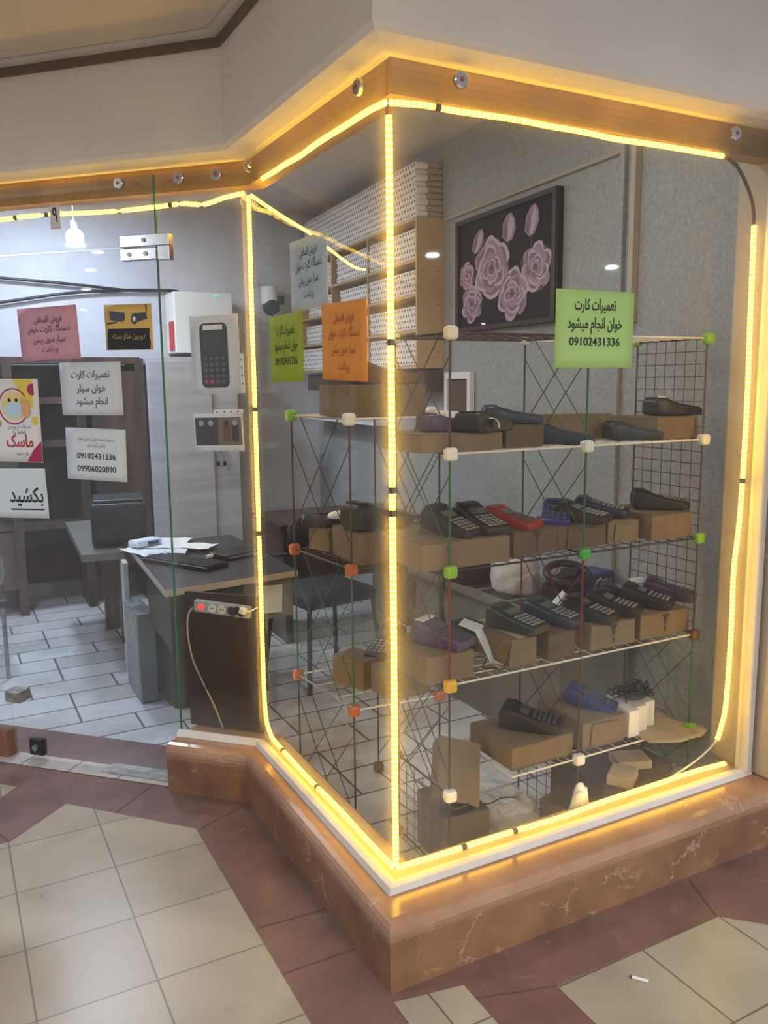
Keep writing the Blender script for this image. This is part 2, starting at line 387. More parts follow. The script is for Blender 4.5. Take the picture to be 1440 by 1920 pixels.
def fillet(pts, r=0.0, n=6):        # smooth a path with Catmull-Rom
    pts = [Vector(p) for p in pts]; out = []
    for i in range(len(pts)-1):
        p0 = pts[max(i-1, 0)]; p1 = pts[i]; p2 = pts[i+1]; p3 = pts[min(i+2, len(pts)-1)]
        for k in range(n):
            t = k/n
            out.append(0.5*((2*p1)+(p2-p0)*t+(2*p0-5*p1+4*p2-p3)*t*t+(3*p1-p0-3*p2+p3)*t**3))
    out.append(pts[-1]); return out

# ---- right-to-left lettering with joined letter forms
AR = {'ا': ('\uFE8D', '\uFE8E', None, None), 'ب': ('\uFE8F', '\uFE90', '\uFE91', '\uFE92'), 'پ': ('\uFB56', '\uFB57', '\uFB58', '\uFB59'),
      'ت': ('\uFE95', '\uFE96', '\uFE97', '\uFE98'), 'ج': ('\uFE9D', '\uFE9E', '\uFE9F', '\uFEA0'), 'خ': ('\uFEA5', '\uFEA6', '\uFEA7', '\uFEA8'),
      'د': ('\uFEA9', '\uFEAA', None, None), 'ر': ('\uFEAD', '\uFEAE', None, None), 'س': ('\uFEB1', '\uFEB2', '\uFEB3', '\uFEB4'),
      'ش': ('\uFEB5', '\uFEB6', '\uFEB7', '\uFEB8'), 'ص': ('\uFEB9', '\uFEBA', '\uFEBB', '\uFEBC'), 'ط': ('\uFEC1', '\uFEC2', '\uFEC3', '\uFEC4'),
      'ع': ('\uFEC9', '\uFECA', '\uFECB', '\uFECC'), 'ف': ('\uFED1', '\uFED2', '\uFED3', '\uFED4'), 'ق': ('\uFED5', '\uFED6', '\uFED7', '\uFED8'),
      'ک': ('\uFB8E', '\uFB8F', '\uFB90', '\uFB91'), 'گ': ('\uFB92', '\uFB93', '\uFB94', '\uFB95'), 'ل': ('\uFEDD', '\uFEDE', '\uFEDF', '\uFEE0'),
      'م': ('\uFEE1', '\uFEE2', '\uFEE3', '\uFEE4'), 'ن': ('\uFEE5', '\uFEE6', '\uFEE7', '\uFEE8'), 'و': ('\uFEED', '\uFEEE', None, None),
      'ه': ('\uFEE9', '\uFEEA', '\uFEEB', '\uFEEC'), 'ی': ('\uFBFC', '\uFBFD', '\uFBFE', '\uFBFF')}
def shape(s):
    if not any(c in AR for c in s): return s
    out = []
    for i, c in enumerate(s):
        if c not in AR: out.append(c); continue
        f = AR[c]
        pj = i > 0 and s[i-1] in AR and AR[s[i-1]][2] is not None
        nj = i+1 < len(s) and s[i+1] in AR and f[2] is not None
        out.append(f[3] if pj and nj else f[1] if pj else f[2] if nj else f[0])
    return ''.join(reversed(out))
def text_mesh(lines, mirror=False):       # lines: (string, x, y, size, width or None, bold)
    verts, faces = [], []
    for s, x, y, size, width, bold in lines:
        c = bpy.data.curves.new('lettering', 'FONT'); c.body = shape(s); c.size = size; c.align_x = 'LEFT'
        c.resolution_u = 3; c.offset = size*0.012*bold
        o = bpy.data.objects.new('lettering', c)
        COL.objects.link(o); bpy.context.view_layer.update()
        me = bpy.data.meshes.new_from_object(o.evaluated_get(bpy.context.evaluated_depsgraph_get()))
        xs = [v.co.x for v in me.vertices]; mn, mx_ = min(xs), max(xs); k = (width/(mx_-mn)) if width else 1
        b0 = len(verts)
        for v in me.vertices: verts.append(((v.co.x-(mn+mx_)/2)*k + x, v.co.y + y, 0))
        for p in me.polygons: faces.append([b0+i for i in p.vertices])
        bpy.data.objects.remove(o); bpy.data.meshes.remove(me); bpy.data.curves.remove(c)
    me = bpy.data.meshes.new('printed_text'); me.from_pydata(verts, [], faces)
    return me

# ---------------------------------------------------------------- the setting: corridor
P_RED = [(-6, -8), (8, -8), (8, 0.6), (1.6, 0.6), (1.6, -0.1), (0, 0.0), (0, 1.12), (-2.6, 3.72), (-6, 3.72)]
mb = MB(); mb.poly([(x, y, 0) for x, y in P_RED], 0)
def cream(poly, mi): mb.poly([(x, y, 0.0012) for x, y in poly], mi)
cream([(-0.311, 0.925), (-0.703, 1.355), (-0.915, 1.165), (-3.4, 1.165), (-3.4, -3.2), (-0.311, -3.2)], 1)
cream([(-1.02, 1.42), (-0.86, 1.60), (-1.2, 1.95), (-3.2, 1.95), (-3.2, 1.42)], 1)
cream([(0.315, -0.328), (0.925, -0.331), (1.25, -0.66), (1.25, -3.2), (0.315, -3.2)], 2)
cream([(1.36, -0.33), (2.9, -0.33), (2.9, -3.2), (1.68, -3.2), (1.68, -0.66)], 2)
cream([(-0.095, -0.170), (0.10, -0.205), (0.10, -0.52), (-0.10, -0.52)], 2)
def seam(a, b, w_=0.0025):
    a, b = Vector((*a, 0.0018)), Vector((*b, 0.0018)); s = (b-a).cross(Vector((0, 0, 1))).normalized()*w_/2
    mb.poly([a-s, b-s, b+s, a+s], 3)
for a, b in (((-0.302, 0.288), (-0.09, 0.273)), ((-0.303, 0.069), (-0.09, 0.066)), ((-0.30, 0.92), (-0.10, 1.01)), ((-0.55, 1.19), (-0.36, 1.36)),
             ((0.315, -0.328), (0.10, -0.26)), ((1.0, -0.16), (0.925, -0.331)), ((0.10, -0.52), (0.315, -0.60)), ((-0.311, -0.30), (-0.10, -0.30)), ((-0.92, 1.17), (-1.02, 1.42))): seam(a, b)
struct('floor', mb, ['red_floor', 'cream_left', 'cream_right', 'grout'])
# door threshold: red band, pale tile strip, metal channel
mb = MB()
def dstrip(t0, t1, o0, o1, z, mi): mb.poly([door(t0, z, o0), door(t1, z, o0), door(t1, z, o1), door(t0, z, o1)], mi)
dstrip(0.34, 2.6, -0.075, 0.03, 0.0025, 1); dstrip(0.34, 2.6, 0.03, 0.26, 0.0025, 0)
for t in (0.62, 0.86, 1.1, 1.4): dstrip(t, t+0.004, -0.075, 0.03, 0.0032, 2)
struct('trim_1', mb, ['red_floor', 'pale_marble', 'grout'])
# shop floor
mb = MB(); mb.poly([(0, 0.0, 0.001), (1.9, 0.0, 0.001), (2.3, 4.9, 0.001), (-2.2, 4.9, 0.001), (-2.2, 3.4, 0.001), (-0.0, 1.22, 0.001)], 0)
struct('floor_shop', mb, ['shop_floor_tile'])

# marble plinth (three runs) with rounded cap and pale glazing bead
def run_profile(path_out, path_in, name, prof):
    """prof: list of (fraction between the inner and the outer path, z)"""
    m = MB(); secs = []
    for a, b in zip(path_out, path_in):
        a, b = Vector((*a, 0)), Vector((*b, 0))
        secs.append([b.lerp(a, f) + Vector((0, 0, z)) for f, z in prof])
    m.loft(secs, smooth=False); return m
ZS = 0.198
OUT = [(1.62, -0.155), (-0.093, -0.147), (-0.088, 1.015), (-0.335, 1.262)]
INN = [(1.62, 0.10), (0.10, 0.10), (0.10, 1.13), (-0.165, 1.395)]
prof = [(0, 0), (0, ZS-0.06), (0.955, ZS-0.06), (0.975, ZS-0.064), (0.975, 0.0)]
struct('trim_2', run_profile(OUT, INN, 'plinth', prof), ['red_marble'])
prof = [(0, ZS-0.0595), (0, ZS), (0.86, ZS), (0.94, ZS-0.004), (0.985, ZS-0.014), (1.0, ZS-0.03), (0.985, ZS-0.046), (0.965, ZS-0.052), (0.955, ZS-0.0595)]
struct('trim_12', run_profile(OUT, INN, 'cap', prof), ['lit_cap_marble'])
# pale bead round the bottom of the panes
BO = [(1.45, -0.030), (-0.030, -0.030), (-0.030, 1.068), (-0.277, 1.315)]
BI = [(1.45, 0.012), (0.012, 0.012), (0.012, 1.085), (-0.247, 1.344)]
bprof = [(0, ZS+0.001), (0, ZS+0.016), (0.45, ZS+0.023), (0.8, ZS+0.017), (1.0, ZS+0.001)]
struct('trim_3', run_profile(BO, BI, 'bead', bprof), ['trim_white'])
mb = MB(); mb.prism([(0.012, 0.012), (1.42, 0.012), (1.42, 0.09), (0.09, 0.09), (0.09, 1.09), (0.012, 1.06)], ZS+0.0005, ZS+0.006)
struct('trim_4', mb, ['card_light'])

# header channel over the glass
HO = [(1.45, 0.026), (0.026, 0.026), (0.026, 1.091), (-2.2, 3.317)]
HI = [(1.45, 0.095), (0.095, 0.095), (0.095, 1.120), (-2.155, 3.366)]
hprof = [(0, 2.300), (1.0, 2.300), (0.86, 2.318), (0.78, 2.335), (0.78, 2.352), (0.86, 2.368), (1.0, 2.384), (0.0, 2.385)]
struct('trim_5', run_profile(HO, HI, 'header', hprof), ['header_steel'])
# plaster wall over the shop front, with a rounded lower lip
WO = [(1.75, -0.072), (-0.072, -0.072), (-0.072, 1.050), (-2.3, 3.278)]
WI = [(1.75, 0.11), (0.11, 0.11), (0.11, 1.126), (-2.17, 3.406)]
wprof = [(0, 2.385), (0.55, 2.385), (0.80, 2.392), (0.94, 2.402), (1.0, 2.418), (1.0, 3.6), (0, 3.6)]
struct('wall_front', run_profile(WO, WI, 'upper wall', wprof), ['plaster'])
# corridor ceiling with its white moulding
CZ = 2.775
mb = MB(); mb.prism([(-7, -9), (0.60, -9), (-0.072, 0.2), (-0.072, 1.050), (-2.3, 3.278), (-7, 3.278)], CZ, CZ+0.05)
struct('ceiling', mb, ['ceiling_paint'])
def strip_run(name, outp, inp, z0, z1, m):
    mb = MB(); secs = []
    for a, b in zip(outp, inp): secs.append([(a[0], a[1], z0), (b[0], b[1], z0), (b[0], b[1], z1), (a[0], a[1], z1)])
    mb.loft(secs, smooth=False); struct(name, mb, [m])
strip_run('trim_6', [(-0.120, 0.25), (-0.120, 1.030), (-2.33, 3.24)], [(-0.074, 0.25), (-0.074, 1.050), (-2.3, 3.276)], CZ-0.016, CZ-0.001, 'trim_white')
strip_run('trim_7', [(-0.086, 0.25), (-0.086, 1.044), (-2.31, 3.268)], [(-0.073, 0.25), (-0.073, 1.050), (-2.3, 3.277)], CZ-0.045, CZ-0.017, 'moulding_brown')

# right-hand jamb and pillar, neighbour beyond
mb = MB(); mb.box((1.428, -0.006, 1.27), (0.030, 0.052, 2.12), bev=0.006); struct('trim_8', mb, ['trim_white'])
mb = MB(); mb.box((1.535, 0.015, 1.29), (0.165, 0.31, 2.185), bev=0.012)
struct('wall_pillar', mb, ['beige_pillar'])
mb = MB()
for k in range(18):
    mb.cyl((1.62+k*0.045, 0.12, 0.02), (1.62+k*0.045, 0.12, 2.35), 0.024, 0, 10)
tag(mb.build('fabric_curtain', ['purple_cloth']), 'dark purple pleated curtain past the right pillar of the shop front', 'curtain')
mb = MB(); mb.box((2.4, 0.35, 1.3), (1.6, 0.05, 2.6)); struct('wall_neighbour', mb, ['plaster'])

# ---------------------------------------------------------------- the setting: shop interior
mb = MB(); a = side(0.16, 0); b = side(5.0, 0)
n_ = Vector((math.cos(WA), -math.sin(WA), 0))*0.08
mb.prism([(a.x, a.y), (b.x, b.y), (b.x+n_.x, b.y+n_.y), (a.x+n_.x, a.y+n_.y)], 0, 3.05); struct('wall_right', mb, ['shop_wall'])
mb = MB(); mb.box((0.0, 4.93, 1.52), (4.6, 0.1, 3.04)); struct('wall_back', mb, ['shop_back'])
mb = MB(); mb.box((-2.25, 4.1, 1.52), (0.1, 1.7, 3.04)); struct('wall_left', mb, ['shop_back'])
mb = MB(); mb.prism([(0.11, 0.11), (1.58, 0.11), (1.98, 4.95), (-2.3, 4.95), (-2.3, 3.53), (0.11, 1.126)], 3.0, 3.05); struct('ceiling_shop', mb, ['shop_ceiling'])
# surface trunking and conduits on the right wall
mb = MB(); p, q = side(0.9, 2.553, 0.01), side(2.5, 2.553, 0.01)
mb.cyl(p, q, 0.010, 0, 8); tag(mb.build('cable_trunking', ['beige_pillar']), 'thin horizontal cable trunking high on the right wall above the rose picture', 'cable trunking')
mb = MB(); mb.box(side(0.885, 1.5, 0.012), (0.024, 0.03, 2.9), rot=Matrix.Rotation(-WA, 3, 'Z'), bev=0.004)
tag(mb.build('wall_conduit', ['shop_wall']), 'pale vertical conduit running down the right wall beside the rose picture', 'conduit')
mb = MB(); mb.box(side(0.80, 2.42, 0.018), (0.036, 0.03, 1.16), rot=Matrix.Rotation(-WA, 3, 'Z'), bev=0.004)
tag(mb.build('wall_conduit', ['beige_pillar']), 'shorter tan conduit on the right wall ending above the green sheet', 'conduit')
mb = MB(); mb.box((1.16, 4.80, 1.0), (0.26, 0.16, 2.0)); struct('trim_9', mb, ['beige_pillar'])

# ---------------------------------------------------------------- glass
mb = MB(); mb.box((0.709, 0.0, 1.295), (1.402, 0.008, 2.16), bev=0)
struct('window_1', mb, ['pane_glass'])
mb = MB(); mb.box((0.0, 0.546, 1.295), (0.008, 1.076, 2.16)); struct('window_2', mb, ['pane_glass_side'])
def door_box(mb, t0, t1, z0, z1, o0, o1, mi=0, bev=0):
    c = (door((t0+t1)/2, (z0+z1)/2, (o0+o1)/2)); mb.box(c, (abs(t1-t0), abs(o1-o0), z1-z0), mi, rot=Matrix.Rotation(math.radians(135), 3, 'Z'), bev=bev); return mb
W3 = struct('window_3', door_box(MB(), 0.008, 0.350, 0.222, 2.36, -0.004, 0.004), ['pane_glass'])
struct('window_4', door_box(MB(), 0.356, 2.6, 2.115, 2.36, -0.004, 0.004), ['door_glass'])
struct('window_5', door_box(MB(), 1.19, 2.6, 0.12, 2.108, -0.004, 0.004), ['door_glass'])
struct('trim_10', door_box(MB(), 1.20, 2.6, 0.0, 0.12, -0.03, 0.03), ['red_marble'])
D1 = struct('door_1', door_box(MB(), 0.358, 1.185, 0.02, 2.105, -0.005, 0.005), ['door_glass'])
tag(door_box(MB(), 0.354, 0.3575, 0.02, 2.36, -0.005, 0.005).build('glass_edge', ['glass_edge'], D1), 'green polished glass edge')
hb = door_box(MB(), 0.296, 0.504, 2.108, 2.150, -0.016, 0.016, bev=0.002); door_box(hb, 0.296, 0.345, 2.056, 2.108, -0.016, 0.016, bev=0.002)
hb = tag(hb.build('patch_fitting', ['steel']), 'brushed steel hinge plate holding the top corner of the glass door', 'hinge plate')
dh = tag(door_box(MB(), 0.352, 0.504, 2.060, 2.102, -0.016, 0.016, bev=0.002).build('door_hinge_patch', ['steel'], D1), 'steel patch')
def bolt(mb, c, r, d): n = Vector((-S2, -S2, 0)); mb.cyl(c, c+n*d, r, 0, 14); return mb
for t, par, z in ((0.465, dh, 2.081), (0.395, dh, 2.081), (0.40, hb, 2.130)):
    bolt(MB(), door(t, z, -0.016), 0.008, 0.004).build('bolt', ['steel_worn'], par)
lk = tag(door_box(MB(), 1.03, 1.10, 0.022, 0.094, -0.015, 0.015, bev=0.003).build('lock_plate', ['grey_dark'], D1), 'dark square corner lock')
bolt(MB(), door(1.065, 0.058, -0.015), 0.013, 0.010).build('lock_cylinder', ['steel_worn'], lk)
tag(door_box(MB(), 0.36, 0.72, 0.003, 0.010, -0.045, 0.035).build('floor_spring_cover', ['steel_worn']), 'worn dirty metal floor spring cover under the door hinge', 'floor plate')
tag(door_box(MB(), 1.10, 1.175, 0.265, 0.315, -0.05, 0.02, bev=0.004).build('door_stop_block', ['steel_worn']), 'grey metal block on the door edge at the left of the frame', 'block')
# round caps that clamp the glass to the header
def cap(c, n, label):
    mb = MB(); n = Vector(n); mb.cyl(c, Vector(c)+n*0.010, 0.021, 0, 24); mb.cyl(Vector(c)+n*0.010, Vector(c)+n*0.013, 0.021, 0, 24, r2=0.017)
    o = mb.build('glass_clamp_cap', ['steel']); tag(o, label, 'clamp cap', 'round steel caps along the header')
    m2 = MB(); m2.cyl(Vector(c)+n*0.013, Vector(c)+n*0.0145, 0.006, 0, 10); m2.build('screw', ['orange_plastic'], o)
cap((0.209, -0.004, 2.348), (0, -1, 0), 'round steel cap on the header just right of the glass corner')
cap((1.217, -0.004, 2.344), (0, -1, 0), 'round steel cap on the header at the far right of the frame')
cap((-0.004, 0.132, 2.341), (-1, 0, 0), 'round steel cap on the header just left of the glass corner')
cap((-0.004, 0.985, 2.340), (-1, 0, 0), 'dim steel cap beside the inner fold of the shop front')
for t, lb in ((0.095, 'rightmost steel cap above the glass door wall'), (0.247, 'steel cap above the hinge plate, middle of three'), (0.497, 'leftmost steel cap above the glass door wall')):
    cap(door(t, 2.338, -0.004), (-S2, -S2, 0), lb)

# ---------------------------------------------------------------- LED strips
def wavy(a, b, n, amp, axis, ph=0.0):
    a, b = Vector(a), Vector(b); out = []
    for i in range(n+1):
        t = i/n; p = a.lerp(b, t); p += Vector(axis)*amp*(math.sin(t*9+ph)*0.6+math.sin(t*21+ph*2)*0.4); out.append(p)
    return out
LEDR = 0.0078
def led(pts, label, gaps=(), nrm=None, r=LEDR, grp='yellow light strips outlining the glass'):
    pts = [Vector(p) for p in pts]
    fine = []
    for i in range(len(pts)-1):
        n = max(1, int((pts[i+1]-pts[i]).length/0.02))
        for k in range(n): fine.append(pts[i].lerp(pts[i+1], k/n))
    fine.append(pts[-1])
    o = MB().tube(fine, r, 0, 8, 1.0, True, nrm).build('led_strip', ['led_strip']); tag(o, label, 'light strip', grp)
    tot = len(fine)-1
    for g in gaps:
        i = int(g*tot); i = min(max(i, 1), tot-1); d = (fine[i+1]-fine[i-1]).normalized()*0.009
        tag(MB().cyl(fine[i]-d, fine[i]+d, r*1.12, 0, 10).build('connector', ['led_off'], o), 'dark joint in the strip')
    return o
G = 0.0135
led(fillet([(0.02, G, 2.275), (0.11, G, 2.282), (0.2, G, 2.281)] + wavy((0.3, G, 2.283), (1.19, G, 2.279), 8, 0.003, (0, 0, 1)), n=4), 'yellow light strip across the top of the right pane', (0.155,), (0, 1, 0))
o = MB().tube(fillet([(1.195, G, 2.279), (1.25, G, 2.262), (1.30, G, 2.215), (1.340, G, 2.15), (1.350, G, 2.09)]), 0.0055, 0, 8).build('led_strip', ['led_off'])
tag(o, 'unlit brown curved end of light strip at top right of the pane', 'light strip')
led(fillet([(1.352, G, 2.085), (1.358, G, 1.8), (1.366, G, 1.5), (1.362, G, 1.15), (1.346, G, 0.95), (1.350, G, 0.75), (1.345, G, 0.48), (1.325, G, 0.385), (1.307, G, 0.343)]), 'beaded yellow light strip down the right edge of the right pane', (0.47,), (0, 1, 0))
o = MB().tube(fillet([(1.305, G, 0.34), (1.28, G+0.01, 0.31), (1.24, G+0.02, 0.28), (1.16, G+0.03, 0.245), (1.05, G+0.04, 0.215), (0.9, G+0.05, 0.215)]), 0.0032, 0, 8).build('power_lead', ['trim_white'])
tag(o, 'pale lead from the right light strip trailing onto the sill', 'lead')
led(fillet(wavy((0.02, G, 0.243), (1.355, G, 0.247), 9, 0.005, (0, 0, 1), 1.0), n=4), 'yellow light strip along the bottom of the right pane', (0.20, 0.335), (0, 1, 0))
led([(0.0165, 0.0165, z) for z in (2.245, 1.8, 1.3, 0.8, 0.26)], 'bright vertical yellow light strip in the front corner of the glass', (0.28, 0.47, 0.5), (1, 1, 0), 0.0088)
led(fillet([(G, 0.03, 2.278), (G, 0.12, 2.284)] + wavy((G, 0.25, 2.284), (G, 0.905, 2.282), 6, 0.003, (0, 0, 1)), n=4), 'yellow light strip across the top of the left pane', (), (1, 0, 0))
led(fillet([(G, 1.052, 2.255), (G, 1.060, 1.9), (G, 1.063, 1.4), (G, 1.066, 0.9), (G, 1.070, 0.45), (G, 1.058, 0.32), (G, 1.03, 0.275), (G, 0.98, 0.252), (G, 0.85, 0.246), (G, 0.6, 0.243), (G, 0.4, 0.248), (G, 0.2, 0.243), (G, 0.03, 0.243)]), 'yellow light strip down the inner fold and along the bottom of the left pane', (0.24, 0.40, 0.785, 0.88), (1, 0, 0))
dl = [door(0.0, 2.272, G), door(0.08, 2.262, G), door(0.16, 2.245, G)] + [door(t, 2.250+0.004*math.sin(t*9), G) for t in (0.25, 0.35, 0.5, 0.65, 0.8, 0.95, 1.1, 1.4, 1.8, 2.2)]
led(fillet(dl, n=4), 'yellow light strip across the top of the glass door wall', (0.165, 0.335, 0.375), (-1, 1, 0))
led(fillet([(0.03, 1.07, 2.262), (0.20, 1.25, 2.245), (0.50, 1.62, 2.245), (0.62, 1.75, 2.225), (1.05, 2.35, 2.232), (1.42, 2.93, 2.30)], n=5), 'thin yellow light strip running from the inner fold towards the roll cabinet', (0.45,), (0, 0, 1), 0.0062)

# ---------------------------------------------------------------- signs on the glass
def sheet(name, paper, label, origin, ux, w_, h_, lines, tilt=0.0, off=0.0, ink='ink', cat='notice', thick=0.0012, curl=0.004, group=None):
    """origin = centre, ux = unit vector along the reading direction, normal faces the corridor"""
    ux = Vector(ux).normalized(); uz = Vector((0, 0, 1)); nn = ux.cross(uz)
    e = thing(name, label, cat, origin, group=group)
    e.matrix_world = Matrix(((ux.x, uz.x, nn.x, origin[0]), (ux.y, uz.y, nn.y, origin[1]), (ux.z, uz.z, nn.z, origin[2]), (0, 0, 0, 1))) @ Matrix.Rotation(tilt, 4, 'Z')
    m = MB(); N = 6; g = {}
    for i in range(N+1):
        for j in range(N+1):
            u, v = i/N-0.5, j/N-0.5
            g[i, j] = m.bm.verts.new((u*w_, v*h_, curl*(abs(u*2)**4)*(0.4+random.random()*0.2)*(1 if v > 0 else 0.5)))
    for i in range(N):
        for j in range(N): m.bm.faces.new((g[i, j], g[i+1, j], g[i+1, j+1], g[i, j+1]))
    p = m.build('paper_sheet', [paper], e, smooth=True)
    sd = p.modifiers.new('thickness', 'SOLIDIFY'); sd.thickness = thick; sd.offset = -1
    if lines:
        for ik, ls in (lines if isinstance(lines, dict) else {ink: lines}).items():
            me = text_mesh(ls); me.materials.append(MATS[ik])
            t = bpy.data.objects.new('printed_text', me); COL.objects.link(t); t.parent = e; t.location = (0, 0, curl*0.25+0.0020)
            t['label'] = 'printed lettering'
    return e
RX, LY, DT = (1, 0, 0), (0, -1, 0), (S2, -S2, 0)
c = ony(1115, 618, -0.007)
sheet('paper_notice', 'paper_green', 'light green sheet with black lettering taped on the right pane', c, RX, 0.292, 0.218,
      [('تعمیرات کارت', 0, 0.055, 0.044, 0.155, 1), ('خوان انجام میشود', 0, 0.003, 0.044, 0.205, 1), ('09102431336', 0, -0.046, 0.034, 0.19, 1)], 0.0)
c = onx(579, 512, 0.008)
sheet('paper_notice', 'paper_cold', 'white four-line sheet high on the left pane', c, LY, 0.285, 0.215,
      [('فروش اقساطی', 0, 0.055, 0.036, 0.13, 0), ('دستگاه کارت خوان', 0, 0.015, 0.036, 0.20, 0), ('سیار بدون پیش', 0, -0.028, 0.036, 0.15, 0), ('پرداخت', 0, -0.07, 0.036, 0.075, 0)])
c = onx(537, 653, -0.007)
sheet('paper_notice', 'paper_olive', 'yellow-green sheet near the left edge of the left pane', c, LY, 0.285, 0.215,
      [('تعمیرات کارت', 0, 0.045, 0.042, 0.155, 0), ('خوان انجام میشود', 0, -0.003, 0.042, 0.20, 0), ('09102431336', 0, -0.052, 0.034, 0.19, 0)])
c = onx(645, 640, -0.007)
sheet('paper_notice', 'paper_orange', 'orange sheet with faint lettering on the left pane', c, LY, 0.290, 0.215,
      {'orange_plastic': [('فروش اقساطی', 0, 0.055, 0.036, 0.13, 0), ('دستگاه کارت خوان', 0, 0.013, 0.036, 0.20, 0), ('سیار بدون پیش', 0, -0.032, 0.036, 0.15, 0), ('پرداخت', 0, -0.078, 0.036, 0.075, 0)]}, -0.03)
sheet('paper_notice', 'paper_pink', 'pink four-line sheet at the upper left of the glass door', door(0.850, 1.803, -0.010), DT, 0.275, 0.205,
      {'purple_cloth': [('فروش اقساطی', 0, 0.045, 0.034, 0.13, 0), ('دستگاه کارت خوان', 0, 0.008, 0.034, 0.20, 0), ('سیار بدون پیش', 0, -0.032, 0.034, 0.15, 0), ('پرداخت', 0, -0.070, 0.034, 0.075, 0)]}, 0.03)
sheet('paper_notice', 'paper_cold', 'white three-line sheet above the phone number sheet on the door', door(0.672, 1.587, -0.010), DT, 0.278, 0.205,
      [('تعمیرات کارت', 0, 0.043, 0.040, 0.175, 0), ('خوان سیار', 0, -0.010, 0.040, 0.13, 0), ('انجام میشود', 0, -0.060, 0.040, 0.145, 0)])
sheet('paper_notice', 'paper_cold', 'white sheet with two phone numbers on the glass door', door(0.668, 1.330, -0.010), DT, 0.275, 0.205,
      {'ink_grey': [('در صورت بسته بودن به این شماره', 0, 0.055, 0.020, 0.175, 0), ('تماس گرفته شود', 0, 0.030, 0.020, 0.085, 0)], 'ink': [('09102431336', 0, -0.018, 0.033, 0.178, 0.6), ('09906020890', 0, -0.068, 0.033, 0.178, 0.6)]}, -0.03)
sheet('paper_notice', 'paper_cold', 'white sheet with one large underlined word at the left edge of the door', door(1.050, 1.165, -0.010), DT, 0.275, 0.205,
      [('بکشید', 0.035, -0.035, 0.085, 0.165, 1.5)], 0.02)
m = MB(); m.box((0.035, -0.066, 0.0024), (0.165, 0.006, 0.001))
ul = [o for o in COL.objects if o.name.startswith('paper_notice')][-1]
m.build('underline', ['ink'], ul)
# mask poster
ps = sheet('mask_poster', 'paper_white', 'colourful poster of a masked smiling face and raised hand on the door', door(1.045, 1.462, -0.010), DT, 0.250, 0.335,
      {'ink_red': [('ماسک', 0.02, -0.105, 0.070, 0.13, 2)], 'ink_grey': [('استفاده از پرسنل', 0.02, -0.030, 0.022, 0.11, 0), ('لطفا با', 0.02, -0.052, 0.022, 0.06, 0), ('وارد شوید', 0.03, -0.138, 0.020, 0.06, 0)]}, -0.01)
def disc(mb, x, y, r, z, mi=0, sx=1, sy=1, n=24, a0=0, a1=2*PI, r2=None):
    if r2 is None: mb.poly([(x+math.cos(2*PI*k/n)*r*sx, y+math.sin(2*PI*k/n)*r*sy, z) for k in range(n)], mi)
    else:
        for k in range(n):
            t0, t1 = a0+(a1-a0)*k/n, a0+(a1-a0)*(k+1)/n
            mb.poly([(x+math.cos(t0)*r, y+math.sin(t0)*r, z), (x+math.cos(t1)*r, y+math.sin(t1)*r, z), (x+math.cos(t1)*r2, y+math.sin(t1)*r2, z), (x+math.cos(t0)*r2, y+math.sin(t0)*r2, z)], mi)
mat('ps_yellow', (0.75, 0.62, 0.10), 0.6); mat('ps_face', (0.80, 0.66, 0.24), 0.6); mat('ps_mask', (0.50, 0.70, 0.86), 0.6); mat('ps_hand', (0.72, 0.40, 0.16), 0.6)
mat('ps_ring', (0.42, 0.02, 0.10), 0.6); mat('ps_green', (0.30, 0.45, 0.12), 0.6)
m = MB(); z = 0.0022
m.poly([(0.0, 0.167, z), (0.124, 0.167, z), (0.124, 0.03, z), (0.06, 0.07, z)], 1)
disc(m, 0.095, 0.125, 0.024, z+0.0002, 4, n=14); disc(m, -0.10, 0.10, 0.022, z+0.0002, 2, n=14); disc(m, -0.085, -0.012, 0.020, z+0.0002, 5, n=14); disc(m, 0.10, 0.0, 0.018, z+0.0002, 1, n=14)
m.poly([(0.05, -0.165, z), (0.124, -0.165, z), (0.124, -0.08, z), (0.08, -0.12, z)], 4)
disc(m, 0.0, 0.060, 0.058, z+0.0004, 0); disc(m, 0.002, 0.044, 0.042, z+0.0008, 2, 1.1, 0.75)
disc(m, -0.018, 0.082, 0.008, z+0.0010, 6, n=10); disc(m, 0.016, 0.083, 0.008, z+0.0010, 6, n=10)
disc(m, 0.060, 0.045, 0.026, z+0.0012, 3, 0.9, 1.3)
for k in range(4): disc(m, 0.040+k*0.012, 0.078-k*0.005, 0.008, z+0.0013, 3, 0.8, 2.2, 12)
disc(m, 0, 0.058, 0.074, z+0.0006, 4, a0=0.6, a1=5.9, r2=0.068)
m.build('printed_picture', ['ps_face', 'ps_yellow', 'ps_mask', 'ps_hand', 'ps_ring', 'ps_green', 'ink'], ps)
# small number sheet over the door
sheet('number_sheet', 'paper_white', 'tiny white slip with a single numeral above the glass door', door(0.785, 2.238, -0.008), DT, 0.045, 0.09, [('۹', 0, -0.02, 0.08, 0.022, 1)], curl=0.001)
